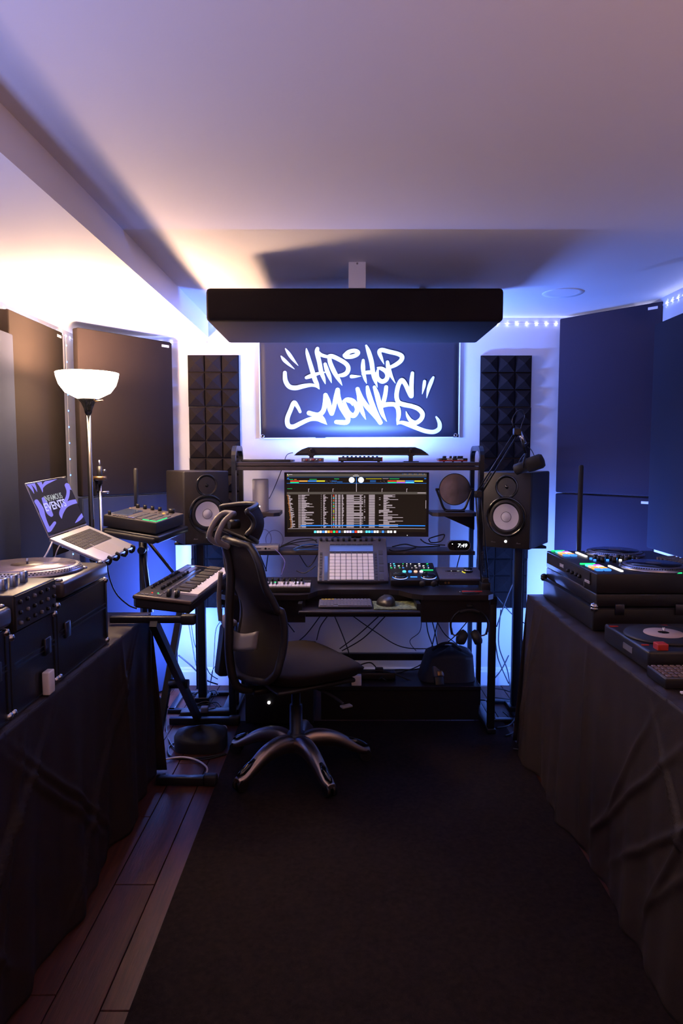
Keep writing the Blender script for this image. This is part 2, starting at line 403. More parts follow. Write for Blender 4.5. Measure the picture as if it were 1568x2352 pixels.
# ------------------------------------------------------------------ banner with hand-painted lettering
YBN = 4.165
def bp(u, v, Y=YBN - 0.004): return at(620 + u / 6.817, 780 + v / 6.817, Y)
ban = thing('banner', 'dark banner with two lines of white graffiti lettering on the back wall', 'banner', (0, 0, 0))
TLc, BLc = at(594, 765, YBN), at(598, 1007, YBN); TRc, BRc = at(1056, 765, YBN), at(1053, 1004.5, YBN)
def bang(u, v):
    p = (TLc.lerp(TRc, u)).lerp(BLc.lerp(BRc, u), v); p.y = YBN + 0.0025 * math.sin(u * 9 + v * 2) * (v); return p
MB().grid(bang, 30, 8, BANNER).done('sheet', ban, thick=0.0012)
hem = MB()
for a, b_ in ((TLc, BLc), (BLc, BRc), (BRc, TRc)):
    d = (b_ - a).normalized(); w = Vector((0, -1, 0)).cross(d) * 0.0035
    hem.prism([a - w, a + w, a + w + Vector((0, -0.003, 0)), a - w + Vector((0, -0.003, 0))], b_ - a, PAINT)
hem.done('white_edge', ban)
for px, py in ((603, 1002), (1046, 999.5)):
    g = MB(); p = at(px, py, YBN - 0.003); g.lathe([(0.006, 0), (0.011, 0.001), (0.012, 0.003), (0.009, 0.005), (0.006, 0.003)], STEEL, p, (0, -1, 0), 20).done('eyelet', ban)
O = 1363
STROKES = [
 [(172,258,8),(215,315,26),(290,385,22),(383,462,3)], [(240,142,8),(290,215,26),(350,300,24),(440,408,3)],
 [(568,142,8),(585,230,28),(640,420,34),(700,620,36),(738,700,28),(772,778,3)],
 [(232,520,30),(240,640,36),(300,735,36),(400,757,36),(520,730,34),(640,712,26),(720,730,18),(772,778,3)],
 [(568,596,24),(640,570,32),(760,530,22),(880,508,5)], [(742,142,28),(735,200,36),(770,350,34),(800,500,34),(840,610,26),(866,697,3)],
 [(750,200,28),(800,240,28),(880,265,24),(930,272,20)], [(862,385,26),(890,480,34),(930,580,28),(962,678,3)],
 [(925,265,30),(940,360,34),(990,480,36),(1040,570,32),(1085,640,24),(1128,718,3)],
 [(905,268,24),(965,260,34),(1080,310,34),(1190,380,34),(1225,450,34),(1200,520,34),(1140,555,32),(1065,562,20)],
 [(1172,250,36),(1230,196,33),(1320,174,32),(1376,198,32),(1358,236,31),(1280,266,33),(1190,268,34)],
 [(1275,578,28),(1330,577,22),(1425,572,3)],
 [(95+O,325,22),(92+O,420,34),(100+O,520,30),(125+O,620,22),(148+O,688,3)], [(75+O,540,8),(130+O,518,26),(220+O,512,28),(290+O,522,6)],
 [(142+O,95,16),(180+O,190,34),(225+O,350,36),(245+O,500,34),(275+O,620,30),(318+O,748,3)],
 [(322+O,442,14),(385+O,455,30),(450+O,500,34),(475+O,565,34),(450+O,630,34),(385+O,655,34),(320+O,600,32),(318+O,500,20),(335+O,455,12)],
 [(420+O,385,4),(380+O,290,24),(347+O,200,32),(385+O,163,34),(500+O,190,34),(640+O,225,34),(702+O,268,36),(680+O,335,34),(600+O,395,32),(530+O,428,26)],
 [(475+O,352,26),(490+O,450,36),(530+O,560,26),(597+O,682,4)],
 [(1055+O,655,24),(1045+O,730,25),(1018+O,853,4)], [(1192+O,592,18),(1160+O,660,30),(1115+O,780,26),(1088+O,914,4)],
 [(470,1130,22),(430,1050,28),(375,988,34),(322,1100,34),(270,1240,36),(285,1345,38),(365,1365,36),(480,1310,34),(620,1248,32),(740,1240,36),(820,1280,26),(890,1328,4)],
 [(610,1150,36),(680,1170,36),(760,1180,38),(830,1120,36),(860,1000,36),(868,870,34)], [(868,870,34),(910,960,34),(935,1080,38),(965,1158,34)],
 [(965,1158,34),(1000,1050,34),(1030,900,34),(1058,788,34)], [(1058,788,34),(1070,900,34),(1110,1040,40),(1180,1160,40),(1220,1235,36),(1200,1292,36),(1120,1297,36),(1035,1290,30)],
 [(780,1190,30),(830,1250,30),(885,1325,4)],
 [(1145,962,14),(1210,938,32),(1300,965,36),(1350,1040,36),(1365,1110,36),(1310,1190,36),(1230,1150,38),(1180,1060,36),(1165,990,24)], [(1215,965,20),(1262,985,16),(1290,1035,4)],
 [(1370,775,32),(1395,880,36),(1405,1000,36),(1440,1120,32),(1470,1190,20),(1497,1250,3)], [(1378,800,32),(1430,920,36),(1510,1040,38),(1610,1150,38),(1680,1230,38),(1725,1300,33)],
 [(160+O,742,24),(180+O,850,38),(230+O,1000,40),(290+O,1150,38),(365+O,1297,33)], [(270+O,745,25),(310+O,860,38),(350+O,1020,38),(390+O,1150,32),(425+O,1220,20),(462+O,1280,4)],
 [(455+O,745,30),(440+O,860,32),(410+O,980,34),(380+O,1050,34)], [(400+O,1030,34),(500+O,1012,34),(590+O,1020,34),(640+O,1080,36),(650+O,1180,34),(637+O,1260,24),(625+O,1335,4)],
 [(865+O,525,26),(853+O,640,34),(850+O,760,34),(848+O,885,34),(800+O,800,34),(755+O,700,34),(700+O,638,36),(652+O,700,34),(625+O,800,34),(618+O,900,34),(650+O,985,36),(740+O,1020,36),(860+O,1045,34),(965+O,1090,36),(1022+O,1165,36),(1000+O,1245,34),(920+O,1302,34),(840+O,1270,30),(790+O,1200,22),(765+O,1125,4)],
 [(628+O,1325,8),(690+O,1298,26),(820+O,1335,38),(960+O,1395,34),(1080+O,1435,34),(1200+O,1445,34),(1280+O,1400,34),(1292+O,1325,32),(1268+O,1260,24),(1238+O,1212,14)],
]
def inkmesh(mb, strokes, m, plane, step):
    """union of round-tipped tapering brush strokes as one flat layer (marching squares on their distance field)"""
    P3 = [catmull([Vector(p) for p in st], 5) for st in strokes]
    xs = [p.x for c in P3 for p in c]; ys = [p.y for c in P3 for p in c]
    x0, y0 = min(xs) - 45, min(ys) - 45; nx, ny = int((max(xs) - x0 + 50) / step), int((max(ys) - y0 + 50) / step)
    GX, GY_ = np.meshgrid(x0 + step * np.arange(nx + 1), y0 + step * np.arange(ny + 1), indexing='ij'); D = np.full(GX.shape, 1e3)
    for c in P3:
        for a, b in zip(c, c[1:]):
            r = max(a.z, b.z) + 2 * step; i0 = max(0, int((min(a.x, b.x) - r - x0) / step)); i1 = min(nx, int((max(a.x, b.x) + r - x0) / step) + 2)
            j0 = max(0, int((min(a.y, b.y) - r - y0) / step)); j1 = min(ny, int((max(a.y, b.y) + r - y0) / step) + 2)
            X, Y = GX[i0:i1, j0:j1] - a.x, GY_[i0:i1, j0:j1] - a.y; dx, dy = b.x - a.x, b.y - a.y; L2 = dx * dx + dy * dy + 1e-9
            t = np.clip((X * dx + Y * dy) / L2, 0, 1); d = np.hypot(X - t * dx, Y - t * dy) - (a.z + (b.z - a.z) * t)
            D[i0:i1, j0:j1] = np.minimum(D[i0:i1, j0:j1], d)
    mi = mb.mi(m); cache = {}
    def vert(x, y):
        k = (round(x, 2), round(y, 2))
        if k not in cache: cache[k] = mb.bm.verts.new(plane(x, y))
        return cache[k]
    ins = D < 0
    for i in range(nx):
        run = None
        for j in range(ny + 1):
            full = j < ny and ins[i, j] and ins[i + 1, j] and ins[i, j + 1] and ins[i + 1, j + 1]
            xa, xb = x0 + step * i, x0 + step * (i + 1)
            if full:
                f = mb.bm.faces.new((vert(xa, y0 + step * j), vert(xb, y0 + step * j), vert(xb, y0 + step * (j + 1)), vert(xa, y0 + step * (j + 1)))); f.material_index = mi
            elif j < ny and (ins[i, j] or ins[i + 1, j] or ins[i, j + 1] or ins[i + 1, j + 1]):
                cs = [(i, j), (i + 1, j), (i + 1, j + 1), (i, j + 1)]; pts = []
                for q in range(4):
                    (ia, ja), (ib, jb) = cs[q], cs[(q + 1) % 4]; da, db = D[ia, ja], D[ib, jb]
                    if da < 0: pts.append((x0 + step * ia, y0 + step * ja))
                    if (da < 0) != (db < 0):
                        t = da / (da - db); pts.append((x0 + step * (ia + (ib - ia) * t), y0 + step * (ja + (jb - ja) * t)))
                vs = []
                for p in pts:
                    v = vert(*p)
                    if v not in vs: vs.append(v)
                if len(vs) >= 3:
                    try: f = mb.bm.faces.new(vs); f.material_index = mi
                    except ValueError: pass
ink = MB(); inkmesh(ink, STROKES, PAINT, lambda u, v: bp(u, v, YBN - 0.0052), 5.0)
ink.done('white_lettering', ban, label='white brush lettering')

# ------------------------------------------------------------------ rug
MB().box(((-0.547 + 0.868) / 2, (3.57 + 0.2) / 2, 0.005), (0.868 + 0.547, 3.57 - 0.2, 0.01), RUG, bev=0.004, seg=2).done('rug')
tag(bpy.data.objects['rug'], 'plain black low-pile rug on the floor in front of the desk', 'rug')

# ------------------------------------------------------------------ floor lamp
lp = at(202, 917, 3.30); LX, LY = lp.x, 3.30
fl = thing('floor_lamp', 'black torchiere floor lamp with glowing white bowl shade at left', 'floor lamp', (LX, LY, 0))
MB().lathe([(0, 0.0), (0.125, 0.0), (0.13, 0.008), (0.12, 0.02), (0.03, 0.03), (0, 0.03)], BLKG).done('base', fl)
ztop = at(202, 857, LY).z; zb = at(202, 917, LY).z; zc_ = at(205, 950, LY).z; rb = 68.5 / F * LY
MB().loft([(0, 0, 0.02), (0, 0, zc_)], 0.0125, BLKG, 14).loft([(0, 0, 0.9), (0, 0, 0.93)], 0.015, BLKG, 14).done('pole', fl)
MB().lathe([(0.0, zc_ - 0.005), (0.016, zc_), (0.02, zc_ + 0.02), (0.032, zc_ + 0.05), (0.048, zb - 0.002), (0.046, zb + 0.004), (0, zb + 0.004)], BLKG).done('socket_cup', fl)
BOWL = mat('bowl_glass', (0.8, 0.72, 0.62), 0.4, emit=(1.0, 0.72, 0.48), strength=62.0)
hh = ztop - zb
MB().lathe([(0.035, zb), (0.05, zb + 0.004), (0.72 * rb, zb + 0.26 * hh), (0.90 * rb, zb + 0.55 * hh), (0.98 * rb, zb + 0.85 * hh), (rb, zb + hh), (0.975 * rb, zb + hh), (0.95 * rb, zb + 0.84 * hh), (0.87 * rb, zb + 0.55 * hh), (0.69 * rb, zb + 0.29 * hh), (0.04, zb + 0.012)], BOWL, n=48).done('bowl_shade', fl)
MB().cyl((0.04, -0.02, zb - 0.012), (0.082, -0.03, zb - 0.008), 0.0035, BROWN).done('switch', fl, label='brass rotary switch')
BULB = mat('bulb_glass', (0.9, 0.8, 0.7), 0.4, emit=(1.0, 0.7, 0.45), strength=20.0)
MB().lathe([(0, zb + 0.01), (0.014, zb + 0.015), (0.015, zb + 0.03), (0.028, zb + 0.05), (0.028, zb + 0.068), (0.018, zb + 0.085), (0, zb + 0.09)], BULB, n=20).done('bulb', fl)
lamp_point('bulb_light', (0, 0, zb + 0.085), P_TORCH, C_WARM, 0.06, fl)

# ------------------------------------------------------------------ desk
DX0, DX1, DCX = -0.59, 0.768, 0.089
dk = thing('studio_desk', 'wide black music studio desk with raised shelves, curved side frames and keyboard tray', 'desk', (0, 0, 0))
def outline():
    pts = [(-0.60, 3.80), (-0.60, 3.33), (-0.57, 3.30), (-0.21, 3.30), (-0.165, 3.32), (-0.12, 3.41), (-0.07, 3.44), (0.24, 3.44), (0.29, 3.42), (0.35, 3.33), (0.40, 3.30), (0.72, 3.30), (0.75, 3.33), (0.75, 3.80)]
    return pts
MB().prism([(x, y, 0.725) for x, y in outline()], (0, 0, 0.025), LAMIN).done('desktop', dk)
MB().box((DCX - 0.01, 3.465, 0.665), (1.30, 0.02, 0.12), LAMIN).box((-0.38, 3.345, 0.665), (0.40, 0.02, 0.12), LAMIN).box((0.565, 3.345, 0.665), (0.34, 0.02, 0.12), LAMIN).done('apron', dk)
MB().box((0.086, 3.335, 0.68), (0.585, 0.24, 0.018), LAMIN, bev=0.006).done('keyboard_tray', dk)
MB().box((-0.2, 3.34, 0.70), (0.02, 0.2, 0.04), BLKS).box((0.372, 3.34, 0.70), (0.02, 0.2, 0.04), BLKS).done('tray_rail', dk)
for sx, nm in ((DX0, 'left'), (DX1, 'right')):
    b = MB(); pth = []
    yF, yR, zt = 3.75, 4.02, 1.472
    prof = [(yF, 0.0), (yF, 1.40)] + [(yF + 0.06 * (1 - math.cos(a)), 1.412 + 0.06 * math.sin(a)) for a in [PI / 2 * k / 5 for k in range(1, 6)]] + [(yR - 0.06 + 0.06 * math.sin(a), 1.412 + 0.06 * math.cos(a)) for a in [PI / 2 * k / 5 for k in range(0, 6)]] + [(yR, 0.0)]
    w = 0.024
    for (y0, z0), (y1, z1) in zip(prof, prof[1:]):
        d = Vector((0, y1 - y0, z1 - z0));
        if d.length < 1e-4: continue
        nn = Vector((1, 0, 0)).cross(d.normalized()) * 0.014
        a, c = Vector((sx - w / 2, y0, z0)), Vector((sx - w / 2, y1, z1))
        ex = d.normalized() * 0.003
        b.prism([a - nn - ex, a + nn - ex, c + nn + ex, c - nn + ex], (w, 0, 0), BLKS)
    b.done('side_frame', dk)
    yl, yr = (3.605, 3.66) if nm == 'left' else (3.42, 3.39)
    MB().box((sx, 3.60, 0.70), (0.035, 0.4, 0.04), BLKS).box((sx, yl, 0.366), (0.035, 0.035, 0.69), BLKS, bev=0.003).box((sx, (yr + 4.01) / 2, 0.0235), (0.045, 4.01 - yr, 0.024), BLKS, bev=0.004).done('leg', dk)
for z in (1.385, 1.361):
    MB().box((DCX, 3.875, z), (1.335, 0.26, 0.021), SHELFM, bev=0.002, seg=1).done('top_shelf_board', dk)
MB().box((DCX, 3.93, 0.880), (1.335, 0.19, 0.022), SHELFM, bev=0.003).done('monitor_shelf', dk)
MB().box((DCX, 3.93, 0.255), (1.34, 0.03, 0.04), BLKS, bev=0.002, seg=1).done('cross_bar', dk)
MB().box(((0.75 - 0.12) / 2, 3.73, 0.183), (0.87, 0.30, 0.022), LAMIN, bev=0.002, seg=1).done('lower_shelf', dk)
MB().box((0.315, 3.60, 0.09), (0.85, 0.02, 0.165), LAMIN).done('kick_board', dk)
def side_shelf(x0, x1, sgn):
    pts = [(x0, 3.98), (x0, 3.79), (x0 + 0.03, 3.76), (x1 - 0.03, 3.76), (x1, 3.79), (x1, 3.98)]
    z = 1.095
    MB().prism([(x, y, z) for x, y in pts], (0, 0, 0.02), SHELFM).done('speaker_shelf', dk)
    xi, xo = (x0 + 0.06, x1) if sgn > 0 else (x1 - 0.06, x0)
    MB().prism([(xi, 3.86, z), (xo, 3.86, z), (xo, 3.86, z - 0.085)], (0, 0.015, 0), BLKS).done('shelf_bracket', dk)
side_shelf(-0.575, -0.345, -1); side_shelf(0.505, 0.755, 1)

# monitor
mo = thing('ultrawide_monitor', 'black ultrawide monitor showing DJ software with a long track list', 'monitor', (0.086, 3.88, 0.891))
MB().box((0, 0.055, 0.007), (0.26, 0.10, 0.012), BLKS, bev=0.003).done('foot', mo)
MB().box((0, 0.065, 0.12), (0.06, 0.03, 0.22), BLKS, bev=0.006).done('neck', mo)
zb_, zt_ = at(820, 1233, 3.88).z - 0.891, at(820, 1085, 3.88).z - 0.891
mh = zt_ - zb_; mw = 0.822; mzc = (zb_ + zt_) / 2
SAG = 0.018
def sy(x): return SAG * (1 - (2 * x / mw) ** 2)
body = MB(); N = 20
for k in range(N):
    x0, x1 = -mw / 2 + mw * k / N, -mw / 2 + mw * (k + 1) / N
    body.poly([(x0, sy(x0), zb_), (x1, sy(x1), zb_), (x1, sy(x1), zt_), (x0, sy(x0), zt_)], BLK)
    body.poly([(x0, sy(x0) + 0.022, zb_), (x0, sy(x0) + 0.022, zt_), (x1, sy(x1) + 0.022, zt_), (x1, sy(x1) + 0.022, zb_)], BLK)
    for z in (zb_, zt_): body.poly([(x0, sy(x0), z), (x0, sy(x0) + 0.022, z), (x1, sy(x1) + 0.022, z), (x1, sy(x1), z)], BLK)
for x in (-mw / 2, mw / 2): body.poly([(x, 0, zb_), (x, 0, zt_), (x, 0.022, zt_), (x, 0.022, zb_)], BLK)
body.done('housing', mo)
scx = MB()
# screen rectangle in zoom units: x 85..1505, y 62..632 of a 1568x719 crop; map to the panel
def su(u): return -0.397 + (u - 85) / 1420 * 0.794
def sv(v): return zt_ - 0.006 - (v - 60) / 575 * (mh - 0.030)
def rect(u0, v0, u1, v1, m, lay=1):
    n = max(1, int((u1 - u0) / 110) + (1 if u1 - u0 > 60 else 0)); off = -0.0006 - 0.00025 * lay
    for k in range(n):
        a, b_ = su(u0 + (u1 - u0) * k / n), su(u0 + (u1 - u0) * (k + 1) / n)
        scx.poly([(a, sy(a) + off, sv(v1)), (b_, sy(b_) + off, sv(v1)), (b_, sy(b_) + off, sv(v0)), (a, sy(a) + off, sv(v0))], m)
def disc(u, v, r, m, lay=3):
    x, z = su(u), sv(v); scx.poly([(x + r * math.cos(a), sy(x) - 0.0006 - 0.00025 * lay, z + r * math.sin(a)) for a in [2 * PI * j / 18 for j in range(18)]], m)
rect(85, 62, 1505, 632, SCR_BG, 0); rect(85, 62, 1505, 90, SCR_G); rect(85, 240, 1505, 262, SCR_G)
rect(90, 66, 97, 73, GW, 2); rect(104, 68, 142, 72, SCR_T, 2)
for k, m in enumerate((GR, GY, GG)): rect(86 + 8 * k, 79, 92 + 8 * k, 84, m, 2)
for k in range(14): rect(1258 + 17 * k, 56 + 8, 1266 + 17 * k, 68, SCR_T if k % 3 else SCR_B, 2)
rect(85, 94, 785, 97, SCR_NAVY, 2); rect(798, 94, 1505, 97, SCR_NAVY, 2); rect(85, 154, 1505, 157, SCR_B, 2)
for u, c in ((120, GR), (210, GO), (300, GB), (387, GY), (1112, GR), (1202, GO), (1292, GB), (1382, GY)): rect(u, 129, u + 86, 139, c, 2)
for u, c in ((120, GG), (1112, GG), (1202, GP), (1292, GC)): rect(u, 154 - 10, u + 88, 152, c, 2)
for u, v, w, c in ((115, 117, 35, GG), (160, 117, 25, GO), (314, 116, 75, GG), (567, 112, 50, GG), (890, 111, 160, GY), (1060, 109, 60, SCR_T), (1130, 111, 100, GG)): rect(u, v, u + w, v + 3, c, 2)
for u, v, w, h in ((538, 130, 55, 11), (595, 138, 56, 9), (932, 126, 60, 8), (932, 137, 60, 8)): rect(u, v, u + w, v + h, SCR_NAVY, 2)
for k in range(26): rect(480 + 9 * (k % 13) + 620 * (k // 13) * 0.9, 125 + 9 * (k % 4), 484 + 9 * (k % 13) + 620 * (k // 13) * 0.9, 128 + 9 * (k % 4), SCR_T if k % 2 else SCR_G, 2)
for u in (88, 96, 104, 1482, 1492): rect(u, 101 + (u % 5) * 3, u + 9, 108 + (u % 5) * 3, SCR_B, 2)
disc(745, 124, 0.0165, GW); disc(840, 124, 0.0165, GW); rect(722, 121, 745, 123, SCR_BG, 4); rect(817, 121, 840, 123, SCR_BG, 4)
rect(791, 96, 795, 157, SCR_B, 3); rect(791, 157, 796, 238, SCR_T, 3); rect(757, 84, 820, 87, GW, 3); rect(772, 70, 810, 73, SCR_T, 3)
for u in (303, 551, 1052, 1303): rect(u, 208, u + 4, 240, SCR_T, 2); rect(u, 208, u + 11, 212, SCR_T, 2)
for k in range(46): rect(100 + 31 * k, 206, 103 + 31 * k, 208, SCR_G, 2)
rect(88, 206, 140, 208, GG, 3); rect(1415, 246, 1498, 251, SCR_T, 2); rect(1312, 246, 1400, 249, SCR_G, 2)
rows = 37
for k in range(rows):
    v = 268 + k * 8.75; h = 4.2
    rr = random.Random(k * 13 + 5)
    rect(203, v, 214, v + h, SCR_T, 2); rect(219, v, 227, v + h, SCR_T, 2)
    rect(233, v, 233 + rr.choice((30, 40, 45, 55, 80, 110, 125)), v + h, SCR_T, 2)
    rect(432, v, 437, v + h, SCR_G if k % 2 else SCR_T, 2); rect(455, v, 455 + rr.choice((12, 16, 22, 30, 48)), v + h, SCR_T, 2)
    rect(537, v, 544, v + h, SCR_T, 2); rect(556, v, 565, v + h, rr.choice((GO, GB, GP, GG, GC, GR, GY)), 2)
    rect(574, v, 594, v + h, SCR_T, 2); rect(606, v, 631, v + h, SCR_T, 2); rect(643, v, 643 + rr.choice((12, 16, 22)), v + h, SCR_T, 2)
    rect(692, v, 768 if rr.random() < .45 else 862, v + h, SCR_T, 2); rect(828, v, 846, v + h, SCR_T, 2)
    if rr.random() < .45: rect(872, v, 883, v + h, SCR_T, 2)
    rect(921, v, 982, v + h, SCR_T, 2)
    if rr.random() < .3: rect(1024, v, 1024 + rr.choice((16, 46)), v + h, SCR_T, 2)
    rect(1070, v, 1070 + rr.choice((30, 45, 60, 90, 120, 150, 200)), v + h, SCR_T, 2)
    ind = min(30, 3 * (k // 3)) - (8 if k % 9 == 0 else 0)
    rect(92 + ind, v, 100 + ind, v + h, SCR_O, 2); rect(103 + ind, v, 103 + ind + rr.choice((12, 18, 22, 34)), v + h, SCR_T, 2)
    if k % 2: rect(203, v - 2.5, 1495, v + 5.5, SCR_BG, 1)
rect(200, 255, 203, 600, SCR_G, 3); rect(222, 563, 1496, 573, SCR_B, 4); rect(95, 596, 1496, 599, SCR_T, 3); rect(1498, 320, 1502, 400, SCR_T, 3)
dock = 'cwwBwOrGRBkwvvBRwwkccBwwkBkwww'
dm = {'c': GC, 'w': GW, 'B': GB, 'O': GO, 'r': GR, 'G': GG, 'R': GR, 'k': SCR_G, 'v': GPK}
for k, ch in enumerate(dock): rect(360 + 27.8 * k + (12 if k > 28 else 0), 618, 382 + 27.8 * k + (12 if k > 28 else 0), 640 - 0, dm[ch], 3)
scx.done('screen', mo, label='lit software screen')
MB().lathe([(0, 0), (0.0022, 0), (0.0022, 0.001), (0, 0.001)], GW, (0.29, -0.001 + 0.004, zb_ + 0.008), (0, -1, 0), 10).done('power_light', mo)

# ---------- things on the top shelf (surface z 1.396)
ZT = 1.3955
wb = thing('light_bar', 'long black light bar on two feet on the top shelf, lighting the banner blue', 'light bar', (0.114, 3.86, ZT))
xl, xr = at(675, 1040, 3.86).x - 0.114, at(985, 1040, 3.86).x - 0.114
zlo, zhi = at(830, 1046, 3.86).z - ZT, at(830, 1027, 3.86).z - ZT
prof = [(xl, zlo), (xl + 0.02, zlo + 0.018), (xl + 0.045, zlo + 0.034), (xl + 0.08, zhi), (xr - 0.08, zhi), (xr - 0.045, zlo + 0.034), (xr - 0.02, zlo + 0.018), (xr, zlo)]
MB().prism([(x, -0.012, z) for x, z in prof], (0, 0.03, 0), BLKM).done('housing', wb)
MB().box((0, -0.013, zlo + 0.006), (xr - xl - 0.02, 0.004, 0.010), BLKG).done('lower_lip', wb)
for px in (715, 943):
    x = at(px, 1050, 3.86).x - 0.114
    ft = MB().box((x, 0, 0.003), (0.085, 0.06, 0.005), BLKS, bev=0.001, seg=1).box((x, 0.004, zlo / 2), (0.024, 0.02, zlo), BLK).box((x, -0.012, zlo + 0.006), (0.036, 0.012, 0.018), BLK).done('foot', wb)
    kn = MB(); kn.lathe([(0, 0), (0.011, 0), (0.011, 0.008), (0.004, 0.010), (0, 0.010)], BLKM, (x, -0.012, zlo + 0.028), (0, -1, 0), 12)
    for a in (0.6, 2.2): kn.box((x, -0.024, zlo + 0.028), (0.022, 0.004, 0.004), BLK, rot=(0, a, 0))
    kn.done('clamp_knob', wb)
dd = MB()
for k in range(24): dd.box((xl + 0.09 + k * (xr - xl - 0.18) / 23, 0.0195, zlo + 0.022), (0.006, 0.003, 0.006), BARD)
dd.done('diode', wb, 'stuff')
lamp_area('wash_light', (0, 0.004, zhi + 0.003), (R(90 + 68), 0, 0), 0.42, 0.02, P_WASH, C_WASH, wb)

kb = thing('closed_book', 'flat black case lying on the left end of the top shelf', 'case', (at(613, 1058, 3.84).x, 3.84, ZT))
MB().box((0, 0, 0.0075), (0.27, 0.13, 0.0145), BLKM, bev=0.004).box((0.142, 0, 0.0085), (0.02, 0.12, 0.012), GREY, bev=0.003).done('shell', kb)
kb.name = 'flat_case'
pb = thing('preamp_box', 'small grey metal box with a row of tiny knobs on the top shelf', 'audio box', (at(718, 1058, 3.80).x, 3.80, ZT))
MB().box((0, 0, 0.0125), (0.122, 0.07, 0.021), mat('warm_grey_metal', (0.22, 0.19, 0.2), 0.4, metal=0.4), bev=0.001, seg=1).done('casing', pb)
for k, (x, m) in enumerate(((-0.045, WHITE), (-0.032, RED), (-0.009, WHITE), (0.005, RED), (0.024, STEEL), (0.044, ORANGE))):
    MB().lathe([(0, 0), (0.0052, 0), (0.0048, 0.008), (0, 0.009)], m, (x, -0.035, 0.0125), (0, -1, 0), 12).done('knob', pb)
ap = thing('fader_controller', 'slim black and red fader controller in the middle of the top shelf', 'midi controller', (at(827, 1055, 3.80).x, 3.80, ZT))
MB().box((0, 0, 0.016), (0.236, 0.09, 0.022), BLKM, bev=0.002, seg=1).done('casing', ap)
MB().box((-0.1195, 0, 0.016), (0.004, 0.09, 0.024), RED, bev=0.001, seg=1).box((0.1195, 0, 0.016), (0.004, 0.09, 0.024), RED, bev=0.001, seg=1).done('end_cheek', ap)
for x in (-0.1, 0.1): MB().cyl((x, -0.03, 0), (x, -0.03, 0.006), 0.008, RUBBER, n=10).done('foot', ap)
for k in range(9): MB().box((-0.094 + 0.0232 * k, -0.03, 0.0305), (0.012, 0.012, 0.008), BLK, bev=0.001, seg=1).done('fader_cap', ap)
text('lettering', 'AKAI', 0.016, GREY, FRONT((-0.093, -0.0456, 0.017)), ap, bold=0.0006)
text('lettering', 'APC', 0.013, GREY, FRONT((0.082, -0.0456, 0.017)), ap, bold=0.0003, shear=0.3)
text('lettering', 'mini', 0.009, GREY, FRONT((0.104, -0.0456, 0.016)), ap)
sr = thing('small_dj_controller', 'small red and black knob controller at the right end of the top shelf', 'midi controller', (at(1038, 1055, 3.80).x, 3.80, ZT))
MB().box((0, 0, 0.0155), (0.158, 0.08, 0.012), BLKM, bev=0.003).done('casing', sr)
MB().box((0, 0, 0.0075), (0.156, 0.08, 0.007), RED, bev=0.002).done('red_base', sr)
MB().box((-0.071, -0.001, 0.0155), (0.02, 0.081, 0.0125), GREY, bev=0.003).done('grey_corner', sr)
for k, x in enumerate((-0.046, -0.012, 0.012, 0.032, 0.046)): MB().cyl((x, -0.02, 0.0215), (x, -0.02, 0.034), 0.0105 if k % 2 == 0 else 0.007, BLK, n=14).done('knob', sr)
for x in (-0.05, 0.0, 0.05): MB().cyl((x, -0.03, 0), (x, -0.03, 0.005), 0.006, RUBBER, n=8).done('foot', sr)
text('lettering', 'AKAI', 0.014, WHITE, FRONT((-0.02, -0.0406, 0.0155)), sr, bold=0.0004)
text('lettering', 'serato', 0.013, WHITE, FRONT((0.038, -0.0406, 0.0155)), sr, bold=0.0004)

# white cylinder router on the left side shelf, mirror on the right
rt = thing('cylinder_speaker', 'smooth pale grey cylinder device with a tiny light on the left side shelf', 'speaker', (at(598.5, 1172, 3.87).x, 3.87, 1.115))
rr_ = 18.5 / F * 3.87
MB().lathe([(0, 0), (rr_ * 0.97, 0), (rr_, 0.004), (rr_, 0.178), (rr_ * 0.96, 0.184), (rr_ * 0.9, 0.183), (rr_ * 0.88, 0.176), (0, 0.176)], WHITE, n=40).done('body', rt)
MB().lathe([(0, 0), (0.0022, 0), (0.0022, 0.001), (0, 0.001)], GWH, (0.0, -rr_, 0.032), (0, -1, 0), 10).done('status_light', rt)
mi_ = thing('tilting_mirror', 'round smudged dark disc on a U-shaped black bracket on the right side shelf', 'mirror', (at(1043, 1165, 3.87).x, 3.87, 1.115))
mcz = at(1043, 1124, 3.87).z - 1.115; mr = 36.5 / F * 3.87
MB().lathe([(0, -0.02), (mr * 0.9, -0.018), (mr, -0.004), (mr * 1.01, 0.0), (mr, 0.003), (mr * 0.965, 0.003)], BLK, (0.001, 0, mcz), (0.08, -1, 0.03), 48).done('rim', mi_)
MB().lathe([(0, 0.002), (mr * 0.965, 0.002)], MIRR, (0.001, 0, mcz), (0.08, -1, 0.03), 48).done('disc', mi_)
pu = [( -mr - 0.012, 0, mcz), (-mr * 0.92, 0, mcz - mr * 0.55), (-mr * 0.6, 0, 0.012), (0, 0, 0.006), (mr * 0.6, 0, 0.012), (mr * 0.92, 0, mcz - mr * 0.55), (mr + 0.012, 0, mcz)]
MB().tube(pu, 0.0065, BLK, 8).done('bracket', mi_)
for s_ in (-1, 1): MB().cyl((s_ * (mr + 0.018), 0, mcz), (s_ * (mr - 0.002), 0, mcz), 0.007, BLK, n=10).done('pivot', mi_)
MB().box((0, 0, 0.004), (0.11, 0.07, 0.008), BLK, bev=0.003).done('foot', mi_)

